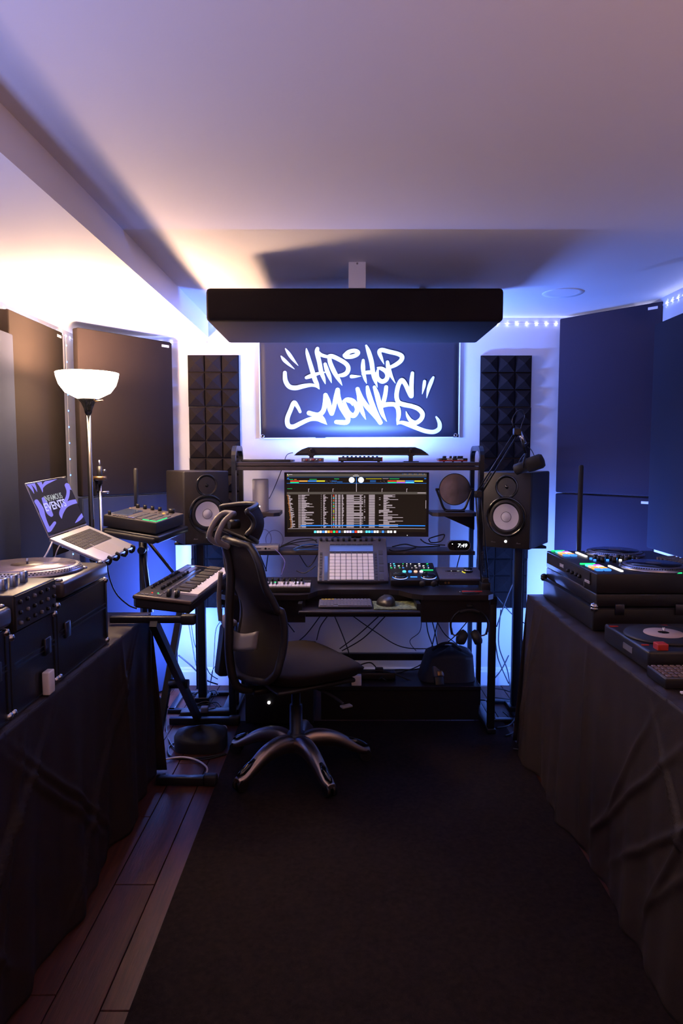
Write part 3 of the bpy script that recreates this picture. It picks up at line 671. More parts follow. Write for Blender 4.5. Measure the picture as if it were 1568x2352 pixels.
# monitor shelf: clock, silver interface
ZM = 0.8915
ck = thing('digital_clock', 'black oval digital clock reading 7:49 at the right end of the monitor shelf', 'clock', (at(1053, 1247, 3.86).x, 3.86, ZM))
def stadium(w, h, n=8):
    r = h / 2; return [(w / 2 - r + r * math.cos(a), r * math.sin(a)) for a in [-PI / 2 + PI * k / n for k in range(n + 1)]] + [(-w / 2 + r + r * math.cos(a), r * math.sin(a)) for a in [PI / 2 + PI * k / n for k in range(n + 1)]]
CZ = 0.030
MB().prism([(x, -0.012, z + CZ) for x, z in stadium(0.128, 0.056)], (0, 0.035, 0), BLKG).done('casing', ck)
rim = MB(); st = stadium(0.130, 0.058); rim.loft([Vector((x, -0.013, z + CZ)) for x, z in st + st[:1]], 0.0022, GREY, 6); rim.done('rim', ck)
text('digits', '7:49', 0.030, glow('clock_digit', (0.95, 0.97, 1.0), 1.4), FRONT((0.018, -0.0130, CZ)), ck, width=0.054, shear=0.15, bold=0.0003)
MB().lathe([(0, 0), (0.0016, 0), (0.0016, 0.001), (0, 0.001)], GWH, (-0.038, -0.0125, CZ + 0.01), (0, -1, 0), 8).done('alarm_light', ck)
MB().box((0, 0.006, 0.002), (0.07, 0.03, 0.004), BLK).done('foot', ck)
ifc = thing('silver_hub', 'flat silver box with front sockets on the left end of the monitor shelf', 'audio interface', (at(598, 1262, 3.88).x, 3.88, ZM))
MB().box((0, 0, 0.017), (0.22, 0.12, 0.032), ALU, bev=0.005).done('casing', ifc)
MB().cyl((0.036, -0.061, 0.017), (0.036, -0.058, 0.017), 0.006, BLKG, n=14).done('socket', ifc)
for x, w in ((0.056, 0.014), (-0.002, 0.026), (-0.03, 0.012)): MB().box((x, -0.0603, 0.017), (w, 0.0016, 0.004), BLK).done('port', ifc)
MB().box((-0.04, -0.0605, 0.008), (0.003, 0.001, 0.003), GC).done('status_light', ifc)

# ---------- things on the desktop (z 0.75)
ZD = 0.75
ps = thing('pad_grid_controller', 'grey controller with a square grid of pale pads, propped up under the monitor', 'midi controller', (0.061, 3.683, 0.871), (R(41.5), 0, 0))
PWD, PHT = 0.378, 0.304
MB().box((0, 0, -0.012), (PWD, PHT, 0.024), PGREY, bev=0.004).done('casing', ps)
MB().box((0.0, 0.055, -0.105), (0.30, 0.012, 0.175), BLK).done('prop_stand', ps)
gx0, gx1, gy0, gy1 = -0.083, 0.0955 - 0.0, -0.146, 0.048
# pads occupy px 757..858 of 728..892 ; rows y 1277..1337 of 1238..1340
gx0 = -PWD / 2 + (757.5 - 731) / 160 * PWD; gx1 = -PWD / 2 + (859 - 731) / 160 * PWD; gy0 = -PHT / 2 + 0.006; gy1 = -PHT / 2 + 0.62 * PHT
cw, chh = (gx1 - gx0) / 8, (gy1 - gy0) / 8
pad0 = None
for i in range(8):
    for j in range(8):
        if pad0 is None:
            pad0 = MB().box((0, 0, 0.002), (cw - 0.0032, chh - 0.0032, 0.005), mat('backlit_pad', (0.9, 0.82, 0.86), 0.6, emit=(0.8, 0.7, 0.8), strength=0.12), bev=0.0012, seg=1).done('pad', ps)
            o = pad0
        else: o = dup(pad0)
        o.location = (gx0 + (i + 0.5) * cw, gy0 + (j + 0.5) * chh, 0)
MB().box(((gx0 + gx1) / 2, gy1 + 0.039, 0.0008), (gx1 - gx0, 0.046, 0.002), GLASS, bev=0.0006, seg=1).done('display', ps)
bt = MB()
for i in range(8):
    for y in (gy1 + 0.0075, gy1 + 0.068): bt.box((gx0 + (i + .5) * cw, y, 0.001), (cw - 0.004, 0.007, 0.003), PADD)
for j in range(10):
    for x in (gx0 - 0.046, gx1 + 0.012): bt.box((x, gy0 + 0.006 + j * 0.0195, 0.001), (0.013, 0.015, 0.003), PADD)
bt.box((gx0 - 0.018, gy0 + 0.08, 0.001), (0.018, 0.165, 0.003), GLASS)
for x, y, w, h in ((0.036, 0.02, 0.024, 0.04), (0.036, 0.075, 0.024, 0.035), (0.036, 0.135, 0.024, 0.05), (0.036, 0.19, 0.024, 0.03)): bt.box((gx1 + x + 0.004, gy0 + y, 0.001), (w, h, 0.003), PADD)
bt.done('button', ps, 'stuff')
for k in range(11):
    x = -0.175 + 0.0315 * k
    if k == 10: x = 0.150
    if k > 9: pass
    MB().cyl((x, PHT / 2 - 0.018, 0), (x, PHT / 2 - 0.018, 0.016), 0.0075, BLK, n=12).done('encoder', ps)
MB().box((0.118, PHT / 2 - 0.012, 0.001), (0.022, 0.008, 0.002), GREY).done('name_plate', ps)

mk = thing('mini_keyboard', 'mini keyboard with lit pads on the desk left of the pad controller', 'midi keyboard', (-0.298, 3.44, ZD + 0.0055), (R(3), 0, 0))
MB().box((0.0, 0, 0.013), (0.285, 0.165, 0.026), BLKM, bev=0.003).done('casing', mk)
wk = MB(); bk = MB()
for k in range(15): wk.box((-0.133 + 0.019 * k, -0.045, 0.029), (0.0172, 0.068, 0.008), PADW, bev=0.001, seg=1)
for k in range(14):
    if k % 7 in (2, 6): continue
    bk.box((-0.1235 + 0.019 * k, -0.026, 0.034), (0.009, 0.04, 0.010), BLK)
wk.done('white_key', mk, 'stuff'); bk.done('black_key', mk, 'stuff')
for k in range(9):
    m = [GSAL, GG, PADW, GG, PADW, PADW, PADW, GPK, PADW][k]
    MB().box((-0.128 + 0.028 * k, 0.012, 0.028), (0.025, 0.02, 0.005), m, bev=0.001, seg=1).done('pad', mk)
for k in range(8): MB().cyl((-0.118 + 0.03 * k, 0.055, 0.026), (-0.118 + 0.03 * k, 0.055, 0.042), 0.006, BLK, n=10).done('knob', mk)

dj = thing('compact_dj_controller', 'compact black DJ controller with two blue lit jog wheels on the desk', 'dj controller', (0.378, 3.60, ZD + 0.047), (R(12), 0, 0))
MB().box((0, 0, 0.005), (0.248, 0.25, 0.034), BLK, bev=0.004).done('casing', dj)
MB().box((0, 0.118, -0.03), (0.2, 0.012, 0.05), BLK).done('rear_foot', dj)
for x in (-0.074, 0.074):
    MB().lathe([(0, 0.022), (0.038, 0.022), (0.040, 0.028), (0.036, 0.036), (0.03, 0.037), (0, 0.035)], BLKG, (x, -0.085, 0), n=32).done('jog_wheel', dj)
    b = MB(); b.loft([Vector((x + 0.0405 * math.cos(a), -0.085 + 0.0405 * math.sin(a), 0.027)) for a in [PI * 1.08 + PI * 0.84 * k / 14 for k in range(15)]], 0.0018, GB, 6).loft([Vector((x + 0.0405 * math.cos(a), -0.087 + 0.0405 * math.sin(a), 0.0285)) for a in [PI * 1.2 + PI * 0.6 * k / 14 for k in range(15)]], 0.0012, GPK, 6); b.done('jog_light', dj)
for k, m in enumerate((GC, GB, GSAL, GPK)): MB().cyl((-0.045 + 0.030 * k, -0.012, 0.022), (-0.045 + 0.030 * k, -0.012, 0.028), 0.0095, m, n=16).done('cue_button', dj)
bl = MB()
for k in range(30):
    rr = random.Random(k); x, y = -0.112 + 0.0225 * (k % 10) + rr.uniform(-.003, .003), 0.045 + 0.03 * (k // 10)
    if rr.random() < .25: continue
    bl.box((x, y, 0.0235), (rr.choice((.005, .010)), .005, .002), rr.choice((GG, GW, GPK, GC, GB, SCR_T, SCR_T)))
for k in range(12): bl.box((0.048 + 0.0055 * k, 0.012, 0.0235), (0.0045, 0.008, 0.002), GG)
bl.done('indicator', dj, 'stuff')
for x in (0.038, 0.098): MB().lathe([(0, 0), (0.016, 0), (0.017, 0.004), (0.011, 0.012), (0, 0.013)], BLKM, (x, -0.125, 0.003), (0, -1, 0), 20).done('front_knob', dj)
for x in (0.038, 0.098): MB().lathe([(0.0145, 0.002), (0.0165, 0.004), (0.0145, 0.005)], GREY, (x, -0.125, 0.003), (0, -1, 0), 20).done('knob_ring', dj)
MB().box((-0.002, -0.085, 0.0235), (0.036, 0.012, 0.002), GB, bev=0.001, seg=1).done('centre_display', dj)

ai = thing('desk_audio_interface', 'dark grey audio interface with one large round knob at the right desk end', 'audio interface', (0.625, 3.60, ZD + 0.042), (R(9), 0, 0))
MB().box((0, 0, 0.0), (0.235, 0.19, 0.036), PGREY, bev=0.003).done('casing', ai)
MB().box((0, -0.0955, -0.004), (0.232, 0.004, 0.026), BLK).done('front_plate', ai)
MB().lathe([(0, 0.018), (0.026, 0.018), (0.026, 0.030), (0.023, 0.034), (0, 0.034)], BLKG, (0.052, 0.02, 0), n=28).lathe([(0.0235, 0.0335), (0.0262, 0.030)], STEEL, (0.052, 0.02, 0), n=28).done('level_knob', ai)
b = MB(); b.loft([Vector((0.052 + 0.031 * math.cos(a), 0.02 + 0.034 * math.sin(a), 0.019)) for a in [PI + 0.9 * k / 8 for k in range(9)]], 0.002, GY, 6); b.done('level_light', ai)
MB().box((-0.028, 0.025, 0.0185), (0.085, 0.018, 0.001), BLKG).done('display', ai)
for k in range(8): MB().box((-0.058 + 0.018 * k, -0.03, 0.0185), (0.005, 0.005, 0.001), GREY).done('button', ai)
for x in (-0.085, -0.068): MB().cyl((x, -0.098, -0.004), (x, -0.0965, -0.004), 0.006, BROWN, n=12).done('socket', ai)
MB().box((0, 0, -0.021), (0.2, 0.15, 0.008), RUBBER).done('foot', ai)

# keyboard, mouse, mat on the tray (z 0.689)
ZK = 0.690
kb = thing('computer_keyboard', 'low grey computer keyboard on the sliding tray', 'keyboard', (0.019, 3.325, ZK + 0.006), (R(7), 0, 0))
MB().box((0, 0, 0.007), (0.262, 0.105, 0.010), PGREY, bev=0.004).done('casing', kb)
ks, ky = MB(), MB()
for r_ in range(6):
    for k in range(15):
        if r_ == 5 and k < 4: ky.box((-0.113 + 0.0166 * k, 0.044, 0.0135), (0.0135, 0.009, 0.004), mat('yellow_key', (0.6, 0.4, 0.03), 0.5)); continue
        if r_ == 0 and 4 <= k <= 8:
            if k == 6: ks.box((-0.0, -0.043, 0.0135), (0.072, 0.012, 0.004), GREY)
            continue
        ks.box((-0.1165 + 0.01665 * k, -0.043 + 0.0172 * r_, 0.0135), (0.0135, 0.0125, 0.004), GREY)
ks.done('key', kb, 'stuff'); ky.done('yellow_key', kb, 'stuff')
mm = thing('mouse_mat', 'small green patterned mouse mat at the right end of the tray', 'mouse mat', (0.272, 3.33, ZK))
MB().prism([(x * 1.0, y, 0.0) for x, y in [(-0.115, -0.085), (0.095, -0.085), (0.112, -0.075), (0.112, 0.08), (0.10, 0.09), (-0.115, 0.09)]], (0, 0, 0.004), PADMAT).done('pad', mm)
mo_ = thing('computer_mouse', 'black sculpted computer mouse on the green mat', 'mouse', (0.222, 3.345, ZK + 0.0035), (0, 0, R(20)))
def mfn(u, v):
    a, h = 2 * PI * u, v * PI / 2; r = math.cos(h)
    return (0.044 * r * math.cos(a) * (1 + 0.1 * math.sin(a)), 0.062 * r * math.sin(a), 0.046 * math.sin(h) ** 0.8 * (1 + 0.25 * r * math.cos(a)))
MB().grid(mfn, 28, 10, BLK).done('shell', mo_)
MB().cyl((0.004, 0.038, 0.034), (0.012, 0.038, 0.034), 0.008, GREY, n=12).done('scroll_wheel', mo_)

# red jack lead and pens at the right edge of the desk
cable('jack_lead', [(0.60, 3.36, ZD + 0.006), (0.66, 3.35, ZD + 0.007), (0.70, 3.36, ZD + 0.006)], 0.0045, RED, 'red plug lead lying on the right corner of the desk')
cable('jack_lead', [(0.585, 3.35, ZD + 0.005), (0.60, 3.36, ZD + 0.006)], 0.003, STEEL, 'bare silver plug tip beside the red lead on the desk')
cable('black_lead', [(0.68, 3.33, ZD + 0.005), (0.62, 3.32, ZD + 0.005), (0.60, 3.335, ZD + 0.005), (0.66, 3.34, ZD + 0.006)], 0.004, CABLE, 'short black plug lead in front of the red one on the desk corner')

# ------------------------------------------------------------------ speakers on stands
def speaker(loc, ang, label, grp):
    t = thing('studio_monitor_speaker', label, 'speaker', loc, (0, 0, ang), grp)
    W, D, HT = 0.25, 0.334, 0.392
    MB().box((0, D / 2 + 0.006, HT / 2), (W, D - 0.012, HT), VINYL, bev=0.008, seg=2).done('cabinet', t)
    MB().box((0, 0.004, HT / 2), (W - 0.002, 0.014, HT - 0.002), BAFF, bev=0.005, seg=2).done('baffle', t)
    MB().lathe([(0.083, 0), (0.100, 0.001), (0.105, 0.004), (0.104, 0.006), (0.094, 0.006), (0.088, 0.001), (0.083, -0.002)], BLKG, (0, -0.003, 0.162), (0, -1, 0), 48).done('woofer_ring', t)
    MB().lathe([(0.066, 0.000), (0.070, 0.006), (0.078, 0.0065), (0.088, 0.0)], RUBBER, (0, -0.003, 0.162), (0, -1, 0), 48).done('rubber_surround', t)
    MB().lathe([(0.0, 0.0065), (0.012, 0.0055), (0.0225, 0.002), (0.0255, 0.0005), (0.0268, 0.0005), (0.045, 0.0022), (0.067, 0.0045)], CONE, (0, -0.0035, 0.162), (0, -1, 0), 48).done('woofer_cone', t, label='white paper cone')
    MB().lathe([(0.0250, 0.0004), (0.0252, 0.0020), (0.0266, 0.0020), (0.0270, 0.0004)], BLK, (0, -0.0035, 0.162), (0, -1, 0), 40).done('cone_seam', t)
    MB().lathe([(0.0, 0.004), (0.008, 0.003), (0.013, -0.002), (0.016, -0.003), (0.03, -0.002), (0.05, 0.0015), (0.058, 0.004), (0.060, 0.003), (0.061, 0)], BLKG, (0, -0.002, 0.315), (0, -1, 0), 40).done('tweeter_horn', t)
    MB().lathe([(0, 0), (0.0062, 0), (0.0062, 0.002), (0, 0.003)], GWH, (0, -0.003, 0.036), (0, -1, 0), 16).done('power_light', t)
    for x, w in ((-0.066, 0.024), (0.066, 0.022)): MB().box((x, -0.0035, 0.029), (w, 0.001, 0.003), GREY).box((x - 0.006, -0.0035, 0.032), (0.003, 0.001, 0.006), GREY).done('badge', t)
    return t
ZSP = 0.957
speaker((-0.722, 3.655, ZSP), R(30), 'black studio speaker with white cone on the left stand, behind the drum machine', 'studio speakers on stands')
speaker((0.842, 3.475, ZSP), R(-32), 'black studio speaker with white cone on the right stand, behind the microphone', 'studio speakers on stands')
def sstand(x, y, ang, label, side):
    t = thing('speaker_stand', label, 'speaker stand', (x, y, 0), (0, 0, ang), 'speaker stands')
    MB().box((0, 0, ZSP - 0.008), (0.23, 0.26, 0.014), BLKS, bev=0.003).done('top_plate', t)
    MB().box((0, 0, 0.49), (0.045, 0.045, 0.93), BLKS, bev=0.004).done('pole', t)
    b = MB(); b.box((0, -0.13, 0.012), (0.335, 0.035, 0.02), BLKS, bev=0.003).box((0, 0.15, 0.012), (0.335, 0.035, 0.02), BLKS, bev=0.003).box((-0.15, 0.01, 0.012), (0.035, 0.30, 0.02), BLKS, bev=0.003).box((0.15, 0.01, 0.012), (0.035, 0.30, 0.02), BLKS, bev=0.003).box((0, 0.01, 0.014), (0.05, 0.30, 0.02), BLKS, bev=0.003)
    b.done('base_frame', t)
    MB().box((0, 0, 0.035), (0.08, 0.08, 0.03), BLKS, bev=0.004).done('collar', t)
    # upright light bar fixed to the back of the pole
    MB().box((side * 0.034, 0.030, 0.50), (0.014, 0.018, 0.84), BLKG, bev=0.002, seg=1).done('light_bar', t)
    d = MB()
    for k in range(26): d.box((side * 0.034, 0.0402, 0.12 + k * 0.0305), (0.007, 0.002, 0.006), BARD)
    d.done('bar_diode', t, 'stuff')
    d = MB()
    for k in range(14): d.box((side * 0.0415, 0.030, 0.30 + k * 0.024), (0.0015, 0.004, 0.008), BARR)
    d.done('side_diode', t, 'stuff')
    lamp_area('bar_light', (side * 0.034, 0.046, 0.52), (R(90), 0, -side * R(28)), 0.02, 0.8, P_BAR * 0.30, (0.09, 0.23, 1.0), t)
    lamp_area('bar_light', (side * 0.046, 0.036, 0.55), (R(90), 0, -side * R(104)), 0.02, 0.8, P_BAR, C_BLUE, t)
    return t
sstand(-0.80, 3.84, R(0), 'black steel stand under the left studio speaker', -1)
sstand(0.965, 3.70, R(0), 'black steel stand under the right studio speaker', 1)

# ------------------------------------------------------------------ microphone on boom arm
ma = thing('microphone_boom', 'black spring boom arm rising from the right corner of the desk', 'microphone arm', (0.705, 3.50, ZD))
o0 = Vector((0.705, 3.50, ZD))
J0, J1, J2 = Vector((0.735, 3.46, 0.79)), at(1098, 1135, 3.44), at(1187, 992, 3.36)
sd = Vector((0.018, 0.0, 0.006))
MB().box((0.03, -0.04, 0.01), (0.05, 0.06, 0.05), BLKS, bev=0.004).cyl((0.03, -0.04, 0.02), (0.03, -0.04, 0.06), 0.012, BLKS).done('clamp', ma)
for a, b_, nm in ((J0, J1, 'lower_arm'), (J1, J2, 'upper_arm')):
    q = MB()
    for s_ in (-1, 1): q.loft([a - o0 + sd * s_, b_ - o0 + sd * s_ * 0.7], 0.0038, BLKS, 8)
    q.done(nm, ma)
    sp = MB(); L = (b_ - a); n = 90
    sp.loft([a - o0 + L * (0.1 + 0.25 * k / n) + Vector((0.006 * math.cos(k * 1.3), 0.006 * math.sin(k * 1.3), 0)) for k in range(n)], 0.0012, BLKS, 5); sp.done('spring', ma)
for j in (J0, J1, J2): MB().cyl(j - o0 + Vector((0, -0.02, 0)), j - o0 + Vector((0, 0.02, 0)), 0.015, BLK, n=14).box(j - o0, (0.036, 0.03, 0.036), BLKS, bev=0.004).done('joint', ma)
mc = at(1214, 1068, 3.34); J3 = at(1207, 1042, 3.34)
MB().loft([J2 - o0 + Vector((0.012, 0, 0)), J3 - o0], 0.006, BLKS, 8).loft([J2 - o0 + Vector((0.012, 0, 0)), (J2 - o0).lerp(J3 - o0, 0.55) + Vector((0.014, 0, 0.0))], 0.0105, STEEL, 12).done('head_joint', ma)
m1, m2 = at(1181, 1080, 3.36), at(1247, 1057, 3.30)
mic = thing('microphone', 'black broadcast microphone hanging from the boom arm in front of the right speaker', 'microphone', mc)
ax = (m2 - m1).normalized(); L = (m2 - m1).length
def mp(t): return m1 - mc + ax * L * t
MB().loft([mp(0), mp(0.04), mp(0.45), mp(0.47)], [0.02, 0.027, 0.028, 0.024], BLKM, 24).done('body', mic)
MB().loft([mp(0.42), mp(0.46), mp(0.6), mp(0.92), mp(1.0), mp(1.03)], [0.026, 0.0335, 0.036, 0.036, 0.030, 0.012], mat('foam_windscreen', (0.02, 0.018, 0.018), 0.95, bump=0.9, bscale=400), 24).done('windscreen', mic)
J3l = J3 - mc
MB().tube([mp(0.25) + Vector((0, -0.032, 0)), mp(0.25) + Vector((0, -0.034, 0.03)), J3l, mp(0.25) + Vector((0, 0.034, 0.03)), mp(0.25) + Vector((0, 0.032, 0))], 0.005, BLK, 8).done('yoke', mic)
cable('microphone_cable', [at(1183, 992, 3.36), at(1176, 968, 3.36), at(1184, 948, 3.36), at(1198, 942, 3.35), at(1205, 955, 3.35), at(1198, 975, 3.35), at(1194, 995, 3.35)], 0.0022, CABLE, 'thin black cable looping above the microphone arm')
cable('microphone_cable', [at(1211, 1026, 3.34), at(1220, 1034, 3.33), at(1228, 1050, 3.32)], 0.002, CABLE, 'short black lead from the arm into the microphone')

# ------------------------------------------------------------------ keyboard synthesizer on X stand
sy_ = thing('synthesizer', 'black keyboard synthesizer with pink-lit white keys on a crossed stand', 'synthesizer', (-0.722, 3.19, 0.838), (R(6.0), 0, R(87)), order='YXZ')
SW, SD, SH = 0.80, 0.255, 0.045
MB().box((0, 0, -SH / 2 - 0.008), (SW - 0.02, SD - 0.02, SH), BLKM, bev=0.008, seg=3).done('lower_body', sy_)
MB().box((0, 0, -0.006), (SW, SD, 0.018), BLK, bev=0.008, seg=3).done('top_panel', sy_)
MB().box((-SW / 2 + 0.004, 0, -0.003), (0.014, SD - 0.01, 0.016), mat('warm_end_cap', (0.12, 0.08, 0.055), 0.4), bev=0.006).box((SW / 2 - 0.004, 0, -0.003), (0.012, SD - 0.01, 0.016), MATS['warm_end_cap'], bev=0.005).done('end_cheek', sy_)
wk, bk = MB(), MB(); x0 = -SW / 2 + 0.11; kw = (SW - 0.125) / 29
for k in range(29): wk.box((x0 + kw * (k + .5), -SD / 2 + 0.06, 0.006), (kw - 0.001, 0.108, 0.012), PADW, bev=0.001, seg=1)
for k in range(28):
    if k % 7 in (2, 6): continue
    bk.box((x0 + kw * (k + 1), -SD / 2 + 0.081, 0.015), (kw * 0.55, 0.066, 0.012), BLK, bev=0.002, seg=1)
wk.done('white_key', sy_, 'stuff'); bk.done('black_key', sy_, 'stuff')
for k in range(2): MB().box((SW / 2 - 0.155 + 0.09 * 0, SD / 2 - 0.035 - 0.034 * k, 0.006), (0.16, 0.028, 0.008), mat('pale_pad_bank', (0.5, 0.45, 0.47), 0.5), bev=0.002, seg=1).done('pad_bank', sy_)
kn = MB()
for i in range(16):
    for j in range(2): kn.cyl((-SW / 2 + 0.16 + 0.027 * i, SD / 2 - 0.03 - 0.045 * j, 0), (-SW / 2 + 0.16 + 0.027 * i, SD / 2 - 0.03 - 0.045 * j, 0.018 if (i + j) % 3 else 0.010), 0.006, BLK, n=8)
kn.done('knob', sy_, 'stuff')
bt = MB()
for i in range(26): bt.box((-SW / 2 + 0.10 + 0.0235 * i, SD / 2 - 0.105, 0.004), (0.015, 0.008, 0.005), GREY)
for x, y in ((0.035, 0.03), (0.035, 0.05), (0.035, 0.07), (0.045, 0.1), (0.06, 0.1)): bt.box((-SW / 2 + x, SD / 2 - y, 0.004), (0.012, 0.014, 0.004), GREY)
bt.done('button', sy_, 'stuff')
MB().cyl((-SW / 2 + 0.075, SD / 2 - 0.06, 0.003), (-SW / 2 + 0.075, SD / 2 - 0.06, 0.006), 0.0035, GR, n=8).done('red_light', sy_)
MB().cyl((-SW / 2 + 0.078, SD / 2 - 0.085, 0.003), (-SW / 2 + 0.078, SD / 2 - 0.085, 0.006), 0.0035, GG, n=8).done('green_light', sy_)
MB().lathe([(0.0, 0), (0.02, 0), (0.02, 0.012), (0, 0.012)], RUBBER, (-SW / 2 + 0.055, -SD / 2 + 0.11, 0.014), (0, 1, 0), 18).lathe([(0.0, 0), (0.02, 0), (0.02, 0.012), (0, 0.012)], RUBBER, (-SW / 2 + 0.055, -SD / 2 + 0.075, 0.014), (0, 1, 0), 18).done('pitch_wheel', sy_)
xs = thing('crossed_keyboard_stand', 'black folding X stand under the synthesizer', 'keyboard stand', (-0.776, 3.19, 0))
def barbox(mb, a, b_, w, h, m, side=(1, 0, 0)):
    a, b_ = Vector(a), Vector(b_); d = (b_ - a).normalized(); s_ = Vector(side); n_ = d.cross(s_).normalized(); s_ = n_.cross(d)
    mb.prism([a - s_ * w / 2 - n_ * h / 2, a + s_ * w / 2 - n_ * h / 2, a + s_ * w / 2 + n_ * h / 2, a - s_ * w / 2 + n_ * h / 2], b_ - a, m)
for a, b_ in (((0.012, -0.46, 0.755), (0.012, 0.35, 0.03)), ((-0.03, 0.28, 0.755), (-0.085, -0.17, 0.02))):
    b = MB(); barbox(b, a, b_, 0.03, 0.04, BLKS)
    b.done('crossed_leg', xs)
MB().cyl((-0.055, 0.02, 0.335), (0.04, 0.02, 0.335), 0.022, BLK, n=20).done('pivot_hub', xs)
for y in (-0.32, 0.35):
    xa = -0.03 if y < 0 else -0.14
    MB().box(((xa + 0.22) / 2, y, 0.022), (0.22 - xa, 0.035, 0.035), BLKS, bev=0.004).done('foot_bar', xs)
    for x in (0.205,): MB().box((x, y, 0.024), (0.06, 0.046, 0.048), RUBBER, bev=0.01).done('foot_cap', xs)
for y in (-0.44, 0.28):
    MB().box((-0.0, y, 0.763), (0.34, 0.032, 0.028), BLKS, bev=0.006).done('support_bar', xs)
    MB().box((0.15, y, 0.763), (0.06, 0.042, 0.042), RUBBER, bev=0.008).done('end_cap', xs)

# ------------------------------------------------------------------ drum machine on its own stand
mpc = thing('drum_machine', 'black square drum machine with green lit pad edges on a stand behind the laptop', 'drum machine', (-0.979, 3.39, 1.139), (R(6.8), R(-4.2), R(76.5)), order='YXZ')
s2 = 0.283
MB().box((0, 0, -0.028), (s2, s2, 0.056), BLKM, bev=0.004).done('casing', mpc)
MB().box((0, 0, 0.0005), (s2 - 0.004, s2 - 0.004, 0.002), mat('drum_top', (0.075, 0.06, 0.058), 0.5), bev=0.0008, seg=1).done('top_plate', mpc)
pd = None
for i in range(4):
    for j in range(4):
        if pd is None: pd = MB().box((0, 0, 0.003), (0.033, 0.033, 0.006), PADD, bev=0.002).done('pad', mpc); o = pd
        else: o = dup(pd)
        o.location = (-s2 / 2 + 0.04 + 0.038 * i, -s2 / 2 + 0.03 + 0.038 * j, 0)
g = MB(); e0, e1 = -s2 / 2 + 0.021, -s2 / 2 + 0.173
for j in range(2): g.box((e0 - 0.001, -s2 / 2 + 0.03 + 0.038 * j, 0.003), (0.003, 0.034, 0.004), GG)
g.box((-s2 / 2 + 0.075, -s2 / 2 + 0.012, 0.003), (0.10, 0.003, 0.004), GG); g.box((e0 - 0.001, -s2 / 2 + 0.03 + 0.038 * 3, 0.003), (0.003, 0.034, 0.004), SCR_V)
g.done('pad_light', mpc)
MB().box((-0.02, 0.085, 0.003), (0.15, 0.085, 0.004), GLASS, bev=0.001, seg=1).done('display', mpc)
for k in range(4): MB().cyl((s2 / 2 - 0.026, 0.108 - 0.042 * k, 0), (s2 / 2 - 0.026, 0.108 - 0.042 * k, 0.022), 0.0095, BLK, n=14).done('knob', mpc)
MB().cyl((s2 / 2 - 0.028, -0.085, 0), (s2 / 2 - 0.028, -0.085, 0.024), 0.016, BLK, n=18).done('data_wheel', mpc)
MB().cyl((-s2 / 2 + 0.02, s2 / 2 - 0.02, 0), (-s2 / 2 + 0.02, s2 / 2 - 0.02, 0.02), 0.008, BLK, n=12).done('knob', mpc)
b = MB()
for k in range(7): b.box((-s2 / 2 + 0.012, 0.09 - 0.017 * k, 0.003), (0.012, 0.010, 0.004), PADD)
for k in range(5): b.box((s2 / 2 - 0.07, -0.02 - 0.022 * k, 0.003), (0.016, 0.008, 0.004), GO if k == 2 else PADD)
b.done('button', mpc, 'stuff')
MB().box((s2 / 2 - 0.06, s2 / 2 - 0.010, 0.0025), (0.005, 0.005, 0.002), GO).done('status_light', mpc)
dst = thing('drum_machine_stand', 'black pole stand with a tray holding the drum machine', 'stand', (-1.06, 3.62, 0))
t0 = Matrix.Translation(Vector((-0.979 + 1.06, 3.39 - 3.62, 1.139)))
Mt = t0 @ Euler((R(6.8), R(-4.2), R(76.5)), 'YXZ').to_matrix().to_4x4()
MB().box((0.0, -0.015, -0.078), (0.31, 0.30, 0.034), BLKS, bev=0.008, M=Mt).box((-0.14, -0.01, -0.085), (0.05, 0.27, 0.03), BLKM, bev=0.008, M=Mt).box((0.145, -0.01, -0.085), (0.03, 0.27, 0.03), BLKM, bev=0.008, M=Mt).done('tray', dst)
MB().loft([(0, 0, 0.02), (0, 0, 1.055)], 0.022, BLKS, 14).done('column', dst)
ptop = at(311, 1075, 3.70)
MB().loft([(ptop.x + 1.06, 0.08, 1.05), (ptop.x + 1.06, 0.08, ptop.z - 0.01), (ptop.x + 1.06, 0.08, ptop.z)], [0.0115, 0.0115, 0.007], BLKM, 12).done('upper_pole', dst)
MB().box((0.02, 0.04, 1.045), (0.06, 0.12, 0.035), BLKS, bev=0.004).done('pole_clamp', dst)
MB().loft([(0.0, -0.02, 1.02), (0.23, 0.03, 0.70), (0.235, 0.03, 0.66)], 0.009, BLKS, 8).loft([(0, -0.01, 0.95), (0.045, -0.04, 0.60)], 0.014, BLKS, 10).done('brace', dst)
MB().cyl((0, -0.04, 0.93), (0, 0.04, 0.93), 0.02, BLK, n=12).box((0, -0.02, 0.66), (0.09, 0.05, 0.06), BLKS, bev=0.006).done('clamp_knob', dst)
for a in (R(60), R(180), R(300)): MB().loft([(0, 0, 0.20), (0.15 * math.cos(a), 0.15 * math.sin(a), 0.015)], 0.011, BLKS, 8).done('leg', dst)

# ------------------------------------------------------------------ stand with clamp behind the lamp
cs = thing('clamp_stand', 'thin chrome and black stand with a brass-toned clamp behind the laptop', 'stand', (at(232, 1200, 3.42).x, 3.42, 0))
ztp = at(232, 1057, 3.42).z
MB().loft([(0, 0, 0.02), (0, 0, ztp - 0.10)], 0.008, STEEL, 12).done('pole', cs)
MB().loft([(0, 0, ztp - 0.12), (0, 0, ztp - 0.03)], 0.013, BLK, 12).loft([(0, 0, ztp - 0.04), (0, 0, ztp)], [0.006, 0.004], STEEL, 10).done('top_rod', cs)
MB().lathe([(0, 0), (0.032, 0), (0.034, 0.01), (0.032, 0.02), (0, 0.02)], BROWN, (0, 0, ztp - 0.10), n=24).done('collar', cs)
MB().box((-0.03, 0, ztp - 0.14), (0.03, 0.04, 0.08), BLK, bev=0.006).cyl((-0.03, 0, ztp - 0.16), (0.045, 0, ztp - 0.16), 0.006, STEEL).done('clamp', cs)
